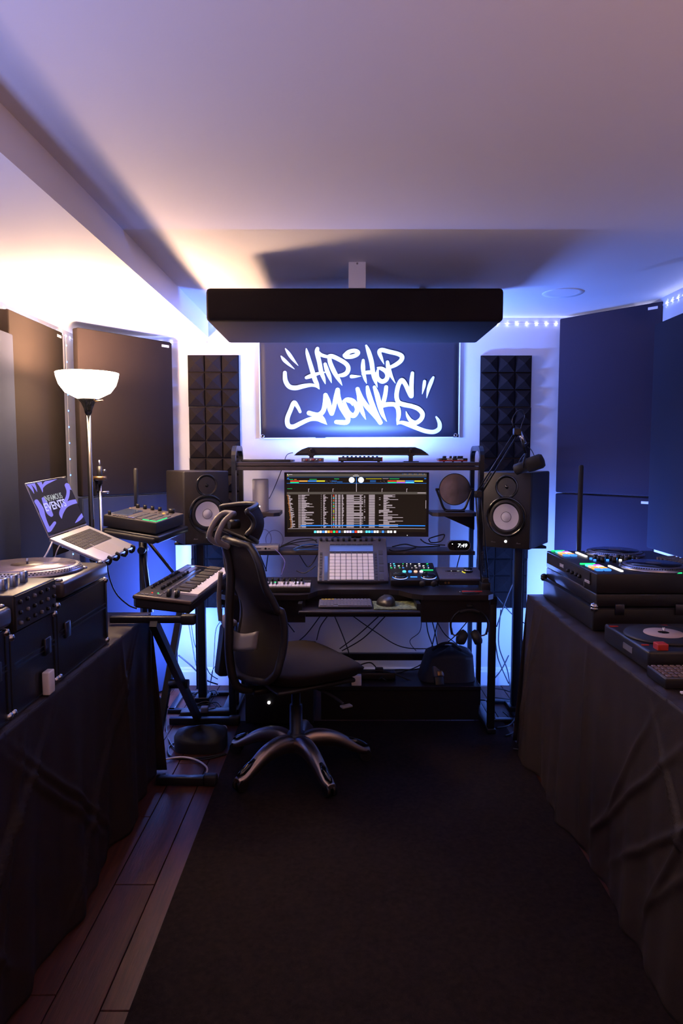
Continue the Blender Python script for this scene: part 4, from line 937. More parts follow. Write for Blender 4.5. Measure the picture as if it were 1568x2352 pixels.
MB().cyl((0.02, -0.01, ztp - 0.055), (0.035, -0.012, ztp - 0.05), 0.006, STEEL).done('thumb_screw', cs)
for a in (R(30), R(150), R(270)): MB().loft([(0, 0, 0.12), (0.18 * math.cos(a), 0.18 * math.sin(a), 0.012)], 0.008, BLKS, 8).done('leg', cs)

# ------------------------------------------------------------------ laptop on stand (left)
lt = thing('laptop', 'open silver laptop with a purple and black screen, on a stand above the left table', 'laptop', (-1.096, 3.012, 1.049), (R(22.7), R(-3.4), R(86.9)), order='YXZ')
lw, ld = 0.356, 0.248
MB().box((0, 0, -0.008), (lw, ld, 0.016), ALU, bev=0.006, seg=3).done('deck', lt)
MB().box((0, 0.035, 0.0004), (0.275, 0.115, 0.001), GREY).done('key_well', lt)
ks = MB()
for r_ in range(6):
    for k in range(14):
        if r_ == 0 and 4 <= k <= 8:
            if k == 6: ks.box((0.0, -0.012, 0.0018), (0.09, 0.0155, 0.002), BLKM)
            continue
        ks.box((-0.128 + 0.0197 * k, -0.012 + 0.0188 * r_, 0.0018), (0.0168, 0.0155, 0.002), BLKM)
ks.done('key', lt, 'stuff')
MB().box((0, -0.072, 0.0003), (0.14, 0.085, 0.0012), mat('trackpad', (0.55, 0.5, 0.5), 0.3, metal=0.4), bev=0.0004, seg=1).done('trackpad', lt)
al = R(134)
LM = Matrix.Translation((0, ld / 2, 0.0)) @ Matrix(((1, 0, 0, 0), (0, math.cos(PI - al), -math.sin(PI - al) * -1 * 0 + 0, 0), (0, 0, 1, 0), (0, 0, 0, 1)))
# lid plane: x along width, up vector leaning back
upv = Vector((0, math.cos(PI - al), math.sin(al))); hin = Vector((0, ld / 2, 0.002)); nlv = Vector((1, 0, 0)).cross(upv)  # points to the user
LH = 0.245
LF = frame(hin, (1, 0, 0), upv)
MB().box((0, LH / 2, -0.0035), (lw, LH, 0.005), ALU, bev=0.002, M=LF).done('lid', lt)
MB().box((0, LH / 2 + 0.002, -0.0004), (lw - 0.006, LH - 0.008, 0.001), BLKG, M=LF).done('bezel', lt)
art = MB()
# artwork traced in units of the crop; affine to lid coordinates
A0, A1, A2 = Vector((112, 158)), Vector((638, 92)), Vector((378, 858))
ea, eb = A1 - A0, A2 - A0; det = ea.x * eb.y - ea.y * eb.x
def luv(u, v):
    d = Vector((u, v)) - A0; a = (d.x * eb.y - d.y * eb.x) / det; b = (ea.x * d.y - ea.y * d.x) / det
    a = min(0.985, max(0.015, a)); b = min(0.965, max(0.03, b))
    return (a - 0.5) * lw, (1 - b) * LH
def lpl(u, v, off):
    x, y = luv(u, v); return LF @ Vector((x, y, 0.0006 + off))
art.poly([LF @ Vector((x, y, 0.0003)) for x, y in ((-lw / 2 + 0.006, 0.012), (lw / 2 - 0.006, 0.012), (lw / 2 - 0.006, LH - 0.007), (-lw / 2 + 0.006, LH - 0.007))], glow('laptop_black', (0.012, 0.009, 0.016), 1.0))
LS = [[(150,175,22),(185,230,14),(212,298,2)], [(195,160,24),(225,215,14),(248,280,2)], [(275,155,28),(300,210,20),(315,288,3)], [(315,240,3),(350,180,22),(430,140,24),(545,108,8)],
      [(235,395,24),(290,500,30),(310,600,30),(340,700,30),(375,765,28),(410,740,24),(450,695,20)], [(318,370,18),(350,450,30),(385,540,34),(415,590,22)],
      [(545,655,3),(545,580,30),(600,500,34),(680,465,34),(790,455,26)], [(640,222,30),(655,300,24),(640,380,24),(600,450,24),(560,500,20)], [(640,222,30),(680,250,30),(740,300,10)], [(730,740,4),(800,690,26),(880,620,26)], [(300,640,24),(250,560,20),(232,520,6)]]
inkmesh(art, LS, SCR_V, lambda u, v: lpl(u, v, 0.0), 5.0)
art.done('screen', lt, label='purple and black lit screen')
text('screen_lettering', 'INFAMOUS', 0.038, LT_T, LF @ Matrix.Translation((-0.012, 0.160, 0.0014)), lt, width=0.150, bold=0.0002, thick=0.0001)
text('screen_lettering', 'EVENTS', 0.050, LT_G, LF @ Matrix.Translation((-0.025, 0.124, 0.0014)), lt, width=0.185, bold=0.0010, thick=0.0001)
LM2 = Matrix.Translation(Vector((-1.096, 3.012, 1.049))) @ Euler((R(22.7), R(-3.4), R(86.9)), 'YXZ').to_matrix().to_4x4()
ls = thing('laptop_stand', 'black folding laptop stand with hooked front lip on the left table', 'laptop stand', (-1.096, 3.012, 0.745))
Ml = Matrix.Translation(Vector((0, 0, -0.745 + 1.049)) ) @ Euler((R(22.7), R(-3.4), R(86.9)), 'YXZ').to_matrix().to_4x4()
b = MB()
for x in (-0.12, 0.12): b.box((x, -0.005, -0.022), (0.03, 0.24, 0.010), BLKS, M=Ml, bev=0.002, seg=1)
b.box((0, -0.10, -0.023), (0.30, 0.02, 0.010), BLKS, M=Ml).box((0, 0.08, -0.023), (0.30, 0.02, 0.010), BLKS, M=Ml)
b.done('support_arm', ls)
for x in (-0.13, -0.045, 0.045, 0.13):
    b = MB(); b.tube([Ml @ Vector((x, -ld / 2 + 0.01, -0.022)), Ml @ Vector((x, -ld / 2 - 0.012, -0.018)), Ml @ Vector((x, -ld / 2 - 0.012, 0.004)), Ml @ Vector((x, -ld / 2 + 0.004, 0.008))], 0.007, BLK, 8); b.done('lip_hook', ls)
b = MB()
for s_ in (-0.13, -0.09): barbox(b, (-0.06, s_, 0.012), (0.06, s_, 0.26), 0.02, 0.012, BLKS, (0, 1, 0))
b.done('leg', ls)
MB().box((-0.03, -0.12, 0.006), (0.20, 0.10, 0.012), BLKS, bev=0.004).done('base', ls)
cable('laptop_charging_cable', [LM2 @ Vector((-0.182, 0.105, -0.01)), LM2 @ Vector((-0.23, 0.09, -0.04)), Vector((-1.24, 2.74, 0.95)), Vector((-1.26, 2.72, 0.80)), Vector((-1.28, 2.76, 0.756))], 0.0035, WHITE, 'white charging cable hanging from the left side of the laptop')
cable('laptop_audio_cable', [LM2 @ Vector((-0.182, 0.07, -0.01)), LM2 @ Vector((-0.215, 0.06, -0.04)), Vector((-1.19, 2.76, 0.93)), Vector((-1.2, 2.73, 0.80)), Vector((-1.21, 2.76, 0.756))], 0.0025, GCABLE, 'thin grey cable beside the white one under the laptop')

# ------------------------------------------------------------------ cloth-covered tables
def skirted_table(name, cloth_label, table_label, x0, x1, y0, y1, z, near_dx, room_side, seed):
    """rectangular trestle table under a black cloth; room_side = +1 when the aisle is on +x"""
    t = thing('trestle_table', table_label, 'table', (0, 0, 0))
    MB().box(((x0 + x1) / 2, (y0 + y1) / 2, z - 0.022), (x1 - x0 - 0.03, y1 - y0 - 0.03, 0.03), GREY).done('tabletop', t)
    for x in (x0 + 0.08, x1 - 0.08):
        for y in (y0 + 0.15, y1 - 0.15): MB().cyl((x, y, 0), (x, y, z - 0.035), 0.014, GREY, n=10).done('leg', t)
    b = MB(); rn = random.Random(seed); xe = x1 if room_side > 0 else x0; xo = x0 if room_side > 0 else x1
    def fold(s, v): return (0.018 * math.sin(s * 9.0 + 1.5 * math.sin(s * 3.1)) + 0.009 * math.sin(s * 23 + v * 2.0) + 0.006 * math.sin(s * 41 + 3 * v)) * v
    cr = [(rn.uniform(0, 1), rn.uniform(-1.2, 1.2), rn.uniform(0, 1), rn.uniform(0.008, 0.015)) for _ in range(12)]
    Lh = y1 - y0
    def aisle(u, v):
        s = u * Lh; fl_ = 0.012 + (0.022 if room_side > 0 else 0.05) * v; d = fl_ + fold(s, v)
        for c0, sl, vv, am in cr:
            q = (u - c0) - sl * (v - vv) * 0.35; d += am * math.exp(-(q / 0.006) ** 2) * math.sin(PI * min(1, max(0, v)))
        return (xe + room_side * d, y0 + s, z - v * (z - 0.008))
    b.grid(aisle, 340, 60, CLOTH)
    b.grid(lambda u, v: (xe + room_side * 0.012 + (xo - xe - room_side * 0.02) * v, y0 + u * Lh, z + 0.0015 * math.sin(u * 60) * math.sin(v * 9)), 60, 14, CLOTH)
    def end(u, v):
        d = 0.012 + 0.02 * v + 0.5 * fold(u * 0.8, v); x = xe + room_side * (0.012 + 0.05 * v * (1 - u)) + (xo - xe) * u
        return (x, y1 + d, z - v * (z - 0.008))
    b.grid(end, 60, 20, CLOTH)
    bmesh.ops.remove_doubles(b.bm, verts=b.bm.verts, dist=0.0015)
    c = b.done('table_cloth', thick=0.003); tag(c, cloth_label, 'tablecloth', 'black tablecloths'); return t
skirted_table('t', 'black cloth draped over the left table under the turntable cases', 'long table hidden under black cloth on the left', -1.545, -0.855, 0.35, 2.96, 0.74, 0, 1, 3)
skirted_table('t', 'creased black cloth draped over the right table down to the rug', 'long table hidden under black cloth on the right', 0.92, 1.62, 0.9, 3.28, 0.755, 0, -1, 8)

# ------------------------------------------------------------------ left: turntables and mixer in flight cases
def flight_case(x0, x1, y0, y1, z0, z1, label, latch_side):
    t = thing('flight_case', label, 'flight case', ((x0 + x1) / 2, (y0 + y1) / 2, z0), group='flight cases on the left table')
    w, d, h = x1 - x0, y1 - y0, z1 - z0
    MB().box((0, 0, h / 2), (w - 0.006, d - 0.006, h), CASE, bev=0.003, seg=1).done('shell', t)
    for yy in (-1, 1):
        for xx in (-1, 1): MB().box((xx * (w / 2 - 0.008), yy * (d / 2 - 0.008), h / 2), (0.018, 0.018, h - 0.02), EDGE if False else BLKS, bev=0.002, seg=1).done('corner_edging', t)
    for zz in (h - 0.003, h * 0.62, h * 0.56, 0.004):
        MB().box((w / 2 - 0.001, 0, zz), (0.006, d - 0.03, 0.0035), EDGE).done('edging', t)
    for yy in (-1, 1):
        for zz in (0.012, h - 0.008): MB().lathe([(0, -0.012), (0.010, -0.008), (0.013, 0), (0.010, 0.008), (0, 0.012)], STEEL, (w / 2 - 0.004, yy * (d / 2 - 0.008), zz), n=12).done('ball_corner', t)
    MB().box((w / 2 + 0.002, latch_side * (d / 2 - 0.07), h * 0.6), (0.008, 0.04, 0.05), EDGE, bev=0.002).done('latch', t)
    return t
ZL = 0.7425
flight_case(-1.40, -0.862, 2.035, 2.475, ZL, 0.985, 'black flight case on the left table, the far one beside the laptop', -1)
flight_case(-1.40, -0.862, 1.30, 1.735, ZL, 0.985, 'black flight case on the left table, the near one at the left edge', 1)
flight_case(-1.40, -0.862, 1.742, 2.028, ZL, 0.965, 'black flight case between the two others, under the mixer', 1)
def turntable(cx, cy, zb2, label):
    t = thing('turntable', label, 'turntable', (cx, cy, zb2), group='turntables on the left table')
    w, d, h = 0.40, 0.40, 0.052
    MB().box((0.0, 0, 0.01 + h / 2), (w, d, h), mat('turntable_body', (0.07, 0.055, 0.055), 0.28, metal=0.3), bev=0.014, seg=3).done('plinth', t)
    MB().lathe([(0, 0.062), (0.172, 0.062), (0.176, 0.066), (0.173, 0.071), (0.164, 0.082), (0.158, 0.0835), (0, 0.0835)], PLRIM, (-0.0, 0, 0), n=96).done('platter', t)
    dt = MB()
    for ring in range(2):
        for k in range(96):
            a = 2 * PI * (k + 0.5 * ring) / 96; dt.box((0, 0, 0), (0.0035, 0.005, 0.0035), STEEL, M=Matrix.Rotation(a, 4, 'Z') @ Matrix.Translation((0.1695 - 0.004 * ring, 0, 0.0745 + 0.005 * ring)))
    dt.done('strobe_dot', t, 'stuff')
    MB().lathe([(0, 0.0865), (0.150, 0.0865), (0.1515, 0.0845), (0.1515, 0.0835)], PLATT, n=96).done('record', t)
    MB().lathe([(0, 0.0872), (0.05, 0.0872), (0.0505, 0.0865)], LABELD, n=40).done('record_label', t)
    MB().cyl((0, 0, 0.085), (0, 0, 0.106), 0.0035, STEEL, n=10).done('spindle', t)
    for x, y in ((0.178, 0.178), (0.178, -0.178), (0.165, 0.06)): MB().lathe([(0, 0.0), (0.012, 0.0), (0.010, 0.006), (0, 0.008)], STEEL, (x, y, 0.062), n=16).done('button', t)
    for x, y in ((0.15, 0.15), (0.15, -0.15), (-0.15, 0.15), (-0.15, -0.15)): MB().cyl((x, y, 0), (x, y, 0.012), 0.02, RUBBER, n=14).done('foot', t)
    return t
turntable(-1.045, 2.25, 0.985, 'turntable with glossy pinkish record on the left table, the far one')
turntable(-1.045, 1.53, 0.985, 'turntable at the left edge of the view, the near one')
mx = thing('scratch_mixer', 'black DJ mixer with knob-covered front between the two turntables', 'dj mixer', (-1.045, 1.885, 0.965))
MB().box((0, 0, 0.052), (0.38, 0.262, 0.10), BLK, bev=0.004).done('casing', mx)
MB().box((0.191, 0, 0.052), (0.004, 0.25, 0.092), BLKM, bev=0.001, seg=1).done('front_plate', mx)
rn = random.Random(4)
for j in range(3):
    for k in range(6):
        y, z = -0.105 + 0.042 * k, 0.024 + 0.028 * j
        MB().lathe([(0, 0), (0.006, 0), (0.005, 0.007), (0, 0.008)], BLK if (j * 2 + k) % 3 else GREY, (0.193, y, z), (1, 0, 0), 12).done('knob', mx)
for k, (x, y, m) in enumerate(((0.13, -0.06, STEEL), (0.13, 0.0, STEEL), (0.13, 0.06, STEEL), (0.03, -0.08, BLK), (0.03, -0.03, BLK), (0.03, 0.03, BLK), (0.03, 0.08, BLK), (-0.03, -0.03, BLK), (-0.03, 0.03, BLK))):
    MB().box((x, y, 0.118), (0.016, 0.022 if m is STEEL else 0.014, 0.034), m, bev=0.003).done('fader_cap' if m is STEEL else 'knob', mx)
g = MB()
for k, m in enumerate((GPK, GP, GC, GW, GB)): g.box((-0.06 + 0.0 * k, -0.11 + 0.02 * k, 0.104), (0.05, 0.014, 0.004), m)
g.done('lit_button', mx)
wa = thing('white_adapter', 'small white plastic block on the front of the left table cloth below the cases', 'adapter', (-0.848, 1.93, 0.7425))
MB().box((0, 0, 0.035), (0.022, 0.04, 0.068), WHITE, bev=0.004).done('block', wa)

# ------------------------------------------------------------------ right: controller on cases
ZR = 0.7575
cx0, cx1, cy0, cy1 = 0.965, 1.50, 2.58, 3.23
lc = thing('controller_case', 'black hard case carrying the DJ controller on the right table', 'flight case', (cx0, cy0, ZR))
W, D = cx1 - cx0, cy1 - cy0
MB().box((W / 2, D / 2, 0.045), (W, D, 0.088), CASE, bev=0.006).done('lower_shell', lc)
MB().box((W / 2 + 0.006, D / 2, 0.118), (W - 0.012, D - 0.012, 0.052), CASE, bev=0.006).done('upper_shell', lc)
for yy in (0.0, D):
    for zz in (0.088, 0.098): MB().lathe([(0, -0.014), (0.012, -0.010), (0.017, 0), (0.012, 0.010), (0, 0.014)], BLKS if yy else STEEL, (0.004, yy, zz), n=14).done('ball_corner', lc)
MB().box((-0.0015, D / 2, 0.090), (0.004, D, 0.003), EDGE).box((W / 2, -0.0015, 0.090), (W, 0.004, 0.003), EDGE).done('edging', lc)
for x in (0.10, 0.33): MB().box((x, -0.004, 0.085), (0.035, 0.008, 0.042), EDGE, bev=0.002).done('latch', lc)
rc = thing('dj_controller', 'large black DJ controller with two silver platters and coloured lit pads on the right table', 'dj controller', (cx0 + 0.012, cy0 + 0.005, ZR + 0.144))
W2, D2, H2 = 0.50, 0.64, 0.078
MB().box((W2 / 2, D2 / 2, H2 / 2), (W2, D2, H2), BLK, bev=0.004).done('casing', rc)
MB().box((-0.002, D2 / 2 + 0.02, H2 / 2 + 0.008), (0.006, D2 - 0.08, H2 - 0.03), BLKM).done('front_plate', rc)
ol = MB()
for a, b_ in (((0.12, 0.004), (0.37, 0.004)), ((0.12, 0.004), (0.12, 0.028))): ol.box((-0.0055, (a[0] + b_[0]) / 2, (a[1] + b_[1]) / 2), (0.001, abs(b_[0] - a[0]) + 0.003, abs(b_[1] - a[1]) + 0.003), GREY)
ol.done('panel_outline', rc)
SIDE = lambda y, z: frame((-0.0056, y, z), (0, -1, 0), (0, 0, 1))
text('lettering', 'RANE', 0.020, WHITE, SIDE(0.40, 0.045), rc, bold=0.0006)
text('lettering', 'serato', 0.022, WHITE, SIDE(0.085, 0.035), rc, bold=0.0005)
for y in (0.16, 0.20, 0.25, 0.30): MB().lathe([(0, 0), (0.008, 0), (0.007, 0.012), (0, 0.013)], BLK, (-0.005, y, 0.04), (-1, 0, 0), 12).done('front_knob', rc)
for py_ in (0.13, 0.52):
    c = (0.275, py_, H2)
    MB().lathe([(0, 0.0), (0.128, 0.0), (0.130, 0.004), (0.126, 0.010), (0.112, 0.019), (0.105, 0.020), (0, 0.020)], PLRIM, c, n=80).done('platter', rc)
    dt = MB()
    for k in range(80): dt.box((0, 0, 0), (0.004, 0.005, 0.005), BLK, M=Matrix.Translation(c) @ Matrix.Rotation(2 * PI * k / 80, 4, 'Z') @ Matrix.Translation((0.1195, 0, 0.0135)))
    dt.done('strobe_dot', rc, 'stuff')
    MB().lathe([(0, 0.0225), (0.102, 0.0225), (0.103, 0.0205)], BLKG, c, n=64).done('slipmat', rc)
    MB().lathe([(0, 0.0232), (0.03, 0.0232)], PGREY, c, n=24).done('platter_label', rc)
    b = MB()
    for k in range(8):
        b.box((0.035 + 0.032 * (k // 4), py_ - 0.055 + 0.034 * (k % 4), H2 + 0.004), (0.027, 0.029, 0.007), (GW, GSAL, GO, GO, GP, GR, GB, GB)[k] if True else GW, bev=0.002, seg=1)
    b.bm.free()
    for k in range(8): MB().box((0.035 + 0.032 * (k // 4), py_ - 0.055 + 0.034 * (k % 4), H2 + 0.004), (0.027, 0.029, 0.007), (GB, GO, GSAL, GC, GB, GO, GW, GP)[k], bev=0.002, seg=1).done('performance_pad', rc)
    MB().box((0.045, py_ + 0.095, H2 + 0.003), (0.06, 0.012, 0.006), GG).done('green_light_bar', rc)
    MB().box((0.115, py_ - 0.02, H2 + 0.003), (0.010, 0.13, 0.006), GW).done('touch_strip', rc)
for k in range(12):
    x, y = 0.13 + 0.05 * (k % 4), 0.285 + 0.04 * (k // 4)
    MB().cyl((x, y, H2), (x, y, H2 + 0.022), 0.009, BLK, n=12).done('knob', rc)
for k in range(7):
    x, y = 0.11 + 0.055 * (k % 4), 0.30 + 0.045 * (k // 4)
    MB().cyl((x, y + 0.02, H2), (x, y + 0.02, H2 + 0.008), 0.006, GB if k != 2 else GW, n=10).done('lit_knob', rc)
kg = MB()
for i in range(10):
    for j in range(6): kg.box((0.40 + 0.0165 * i * 0.6, 0.20 + 0.032 * j + 0.004 * i, H2 + 0.006), (0.006, 0.014, 0.012), GREY)
kg.done('rear_control', rc, 'stuff')
for k, m in enumerate((GB, GG)): MB().box((0.24 + 0.05 * k + 0.03, 0.012, H2 + 0.002), (0.02, 0.010, 0.004), m).done('lit_button', rc)

pt = thing('portable_turntable', 'small portable record player with red knob and white centre label on the right table', 'turntable', (1.10, 2.25, ZR))
MB().box((0, 0, 0.036), (0.30, 0.36, 0.066), BLK, bev=0.010, seg=3).done('casing', pt)
MB().lathe([(0, 0.0), (0.125, 0.0), (0.126, 0.004), (0.120, 0.010), (0, 0.010)], RUBBER, (-0.02, -0.0, 0.069), n=48).done('platter', pt)
MB().lathe([(0.018, 0.0135), (0.062, 0.0135), (0.063, 0.010)], mat('cream_label', (0.55, 0.42, 0.38), 0.5), (-0.02, -0.0, 0.069), n=40).done('record_label', pt, label='white round label')
MB().cyl((-0.02, 0, 0.075), (-0.02, 0, 0.10), 0.0045, STEEL, n=10).done('spindle', pt)
MB().box((-0.10, -0.152, 0.078), (0.034, 0.036, 0.022), RED, bev=0.003).done('crossfader_knob', pt, label='red square fader knob')
for x, y, w in ((-0.135, 0.13, 0.03), (0.05, 0.14, 0.02), (-0.13, -0.11, 0.022), (0.08, -0.125, 0.035)): MB().box((x, y, 0.070), (w, 0.008, 0.003), RED).done('red_accent', pt)
MB().box((0.03, -0.155, 0.070), (0.07, 0.004, 0.003), GREY).done('fader_slot', pt)
MB().box((-0.1505, -0.03, 0.038), (0.003, 0.07, 0.02), GREY).done('side_badge', pt)
pg = thing('small_pad_controller', 'small dark button-grid controller at the right edge on the right table', 'midi controller', (1.055, 1.985, ZR))
MB().box((0, 0, 0.016), (0.24, 0.125, 0.032), BLK, bev=0.004).done('casing', pg)
kk = None
for i in range(12):
    for j in range(5):
        if kk is None: kk = MB().box((0, 0, 0.0), (0.0135, 0.0165, 0.006), mat('brown_lit_pad', (0.16, 0.10, 0.08), 0.5), bev=0.0015, seg=1).done('button', pg); o = kk
        else: o = dup(kk)
        o.location = (-0.105 + 0.0188 * i, -0.046 + 0.0228 * j, 0.034)
MB().box((0, -0.061, 0.0325), (0.236, 0.003, 0.002), GREY).box((-0.117, 0, 0.0325), (0.003, 0.12, 0.002), GREY).done('edge_trim', pg)
MB().box((0.975 - 0.0, 1.885, ZR + 0.004), (0.03, 0.012, 0.007), WHITE, bev=0.002).done('usb_stick')
tag(bpy.data.objects['usb_stick'], 'tiny white stick lying on the right table at the picture edge', 'usb stick')
bs = thing('upright_pole_stand', 'plain black upright pole standing behind the DJ controller on the right', 'stand', (at(1331, 1180, 3.40).x, 3.40, 0))
MB().loft([(0, 0, 0.015), (0, 0, at(1331, 1072, 3.4).z), (0, 0, at(1331, 1068, 3.4).z)], [0.0125, 0.0125, 0.009], BLKM, 14).done('pole', bs)
MB().lathe([(0, 0), (0.10, 0), (0.105, 0.006), (0.03, 0.018), (0, 0.018)], BLKM, n=32).done('base', bs)

# ------------------------------------------------------------------ office chair
PHI = R(30)
ch = thing('office_chair', 'black mesh office chair with headrest and five-arm metal base, in front of the desk', 'office chair', (-0.208, 3.035, 0.0), (0, 0, PHI))
ZF = 0.0105
for k in range(5):
    a = R(11 + 72 * k) - PHI; ca, sa = math.cos(a), math.sin(a)
    P = [(0.03, 0.135), (0.08, 0.150), (0.14, 0.148), (0.20, 0.132), (0.26, 0.100), (0.31, 0.076), (0.345, 0.070)]
    Wd = [0.034, 0.033, 0.031, 0.029, 0.027, 0.027, 0.017]; Hh = [0.036, 0.035, 0.032, 0.028, 0.024, 0.015, 0.009]
    b = MB(); rings = []
    cc = catmull([Vector((r, z, 0)) for r, z in P], 4); nC = len(cc)
    for q, p in enumerate(cc):
        f = q / (nC - 1) * (len(P) - 1); i0 = min(len(P) - 2, int(f)); fr = f - i0
        w, h = Wd[i0] * (1 - fr) + Wd[i0 + 1] * fr, Hh[i0] * (1 - fr) + Hh[i0 + 1] * fr
        prof = [(-w, -h), (-w, h * 0.2), (-w * 0.75, h * 0.8), (-w * 0.4, h), (w * 0.4, h), (w * 0.75, h * 0.8), (w, h * 0.2), (w, -h)]
        rings.append([b.bm.verts.new((p.x * ca - s_ * sa, p.x * sa + s_ * ca, p.y + t_ - 0.01)) for s_, t_ in prof])
    mi = b.mi(CHROME)
    for r0, r1 in zip(rings, rings[1:]):
        for j in range(8):
            f = b.bm.faces.new((r0[j], r0[(j + 1) % 8], r1[(j + 1) % 8], r1[j])); f.material_index = mi; f.smooth = True
    b.bm.faces.new(rings[0]); b.bm.faces.new(rings[-1])
    leg = b.done('base_leg', ch, label='brushed metal arm')
    b = MB(); b.loft([Vector((r * ca, r * sa, z)) for r, z in ((0.245, 0.118), (0.28, 0.101), (0.315, 0.084), (0.34, 0.078))], [0.010, 0.0155, 0.0155, 0.006], BLKG, 12); b.done('tip_cap', leg)
    b = MB()
    cxr, cyr = 0.325 * ca, 0.325 * sa
    for s_ in (-1, 1): b.cyl((cxr - sa * 0.006 * s_, cyr + ca * 0.006 * s_, ZF + 0.0275), (cxr - sa * 0.022 * s_, cyr + ca * 0.022 * s_, ZF + 0.0275), 0.027, BLK, n=18)
    b.cyl((cxr, cyr, 0.04), (cxr, cyr, 0.075), 0.008, BLKS, n=8); b.done('caster', ch)
MB().lathe([(0, 0.10), (0.045, 0.105), (0.048, 0.15), (0.038, 0.17), (0.03, 0.175), (0.028, 0.30), (0.02, 0.30), (0.02, 0.40), (0, 0.40)], BLK, n=24).done('gas_column', ch)
MB().box((0.0, 0, 0.405), (0.22, 0.18, 0.045), BLK, bev=0.01).box((-0.14, 0, 0.40), (0.16, 0.08, 0.03), BLK, bev=0.008).done('tilt_mechanism', ch)
MB().tube([(0.04, -0.08, 0.40), (0.08, -0.19, 0.385), (0.10, -0.26, 0.365)], 0.006, CHFR, 8).box((0.105, -0.275, 0.36), (0.05, 0.03, 0.010), CHGR, bev=0.004).done('height_lever', ch)
def seat_pt(u, v):
    a = 2 * PI * u; ex = 0.28
    cx = math.copysign(abs(math.cos(a)) ** 0.68, math.cos(a)); cy = math.copysign(abs(math.sin(a)) ** 0.68, math.sin(a))
    hx, hy = 0.252, 0.262; t = v * 2
    if t <= 1: r, top = t, True
    else: r, top = 1 - (t - 1) * 0.14, False
    x, y = hx * cx * r, hy * cy * r
    z = 0.525 + 0.012 * (abs(y) / hy) ** 2 - 0.040 * max(0, (x - 0.10) / 0.145) ** 2 - (0.022 * r ** 8)
    if not top: z -= 0.066 * (t - 1) ** 0.7
    return (0.035 + x, y, z)
MB().grid(seat_pt, 56, 22, MESHF).done('seat', ch, label='charcoal woven seat')
MB().box((0.01, 0, 0.436), (0.38, 0.40, 0.02), CHFR, bev=0.008).done('seat_shell', ch)
def bk_x(t):      # t 0..1 bottom to top
    return -0.215 + 0.055 * math.sin(PI * min(1, t * 1.35)) * (1 if t < 0.74 else 0.0 + (1 - (t - 0.74) / 0.26 * 0)) * (1 if t < .74 else 1) - 0.10 * max(0, t - 0.35) ** 1.5
def back_pt(u, v, off=0.0):
    t = v; y = (u - 0.5) * 2; w = 0.225 - 0.045 * t + 0.02 * math.sin(PI * t) - 0.05 * max(0, (t - 0.88) / 0.12) ** 2 - 0.05 * max(0, (0.08 - t) / 0.08) ** 2
    z = 0.475 + 0.60 * t - 0.02 * y * y * (1 if t > 0.5 else -1)
    return (bk_x(t) - 0.055 * (1 - y * y) * 0.9 + 0.0 + off, y * w, z)
MB().grid(lambda u, v: back_pt(u, v), 22, 30, MESHF).done('backrest_mesh', ch, thick=0.006)
ring = [back_pt(0, k / 14) for k in range(15)] + [back_pt(k / 8, 1) for k in range(1, 8)] + [back_pt(1, 1 - k / 14) for k in range(15)] + [back_pt(1 - k / 8, 0) for k in range(1, 8)]
fr = MB(); CR = catmull(ring, 3, True); fr.loft(CR, 0.0165, CHFR, 10, cap=False); fr.done('backrest_frame', ch)
MB().tube([(-0.18, 0, 0.40), (-0.28, 0, 0.43), (-0.315, 0, 0.55), (-0.315, 0, 0.75), (-0.305, 0, 0.95), (-0.33, 0, 1.06)], 0.019, CHFR, 10).done('spine', ch)
MB().grid(lambda u, v: (-0.30 + 0.035 * (2 * u - 1) ** 2 + 0.01 * v, (u - 0.5) * 0.34, 0.60 + 0.075 * v + 0.035 * (2 * u - 1) ** 2), 14, 4, CHGR).done('lumbar_support', ch, thick=0.014, label='pale grey lumbar plate')
MB().box((-0.305, 0.05, 0.71), (0.035, 0.05, 0.06), CHGR, bev=0.01).tube([(-0.31, 0.12, 0.70), (-0.315, 0.125, 0.80), (-0.31, 0.11, 0.92)], 0.011, CHGR, 8).done('adjuster', ch)
# headrest
hb = MB(); pts = [(-0.33, -0.045, 1.05), (-0.38, -0.05, 1.085), (-0.355, -0.05, 1.15), (-0.315, -0.045, 1.185), (-0.29, 0.0, 1.185), (-0.315, 0.045, 1.185), (-0.355, 0.05, 1.15), (-0.38, 0.05, 1.085), (-0.33, 0.045, 1.05)]
hb.tube(pts, 0.0125, CHGR, 8); hb.done('headrest_bracket', ch)
def hr(u, v):
    y = (u - 0.5) * 2; t = v; hgt = 0.165 * (1 - 0.42 * abs(y) ** 2.2)
    return (-0.275 + 0.095 * (1 - y * y) + 0.03 * math.sin(PI * t) - 0.015, y * 0.15, 1.142 + (t - 0.5) * hgt + 0.015 * y * y)
MB().grid(hr, 22, 10, MESHF).done('headrest_pad', ch, thick=0.010)
rg = [hr(0, k / 5) for k in range(6)] + [hr(k / 10, 1) for k in range(1, 10)] + [hr(1, 1 - k / 5) for k in range(6)] + [hr(1 - k / 10, 0) for k in range(1, 10)]
MB().loft(catmull(rg, 3, True), 0.011, CHFR, 8, cap=False).done('headrest_rim', ch)
MB().loft([(-0.31, 0, 1.14), (-0.265, 0, 1.14)], 0.02, CHFR, 10).done('headrest_pivot', ch)
MB().box((-0.235, 0.285, 0.515), (0.055, 0.075, 0.24), CHFR, bev=0.016, seg=3, rot=(0, R(8), 0)).box((-0.21, 0.285, 0.645), (0.06, 0.08, 0.03), CHGR, bev=0.012).box((-0.16, 0.26, 0.42), (0.12, 0.05, 0.03), CHFR, bev=0.008).done('folded_armrest', ch)

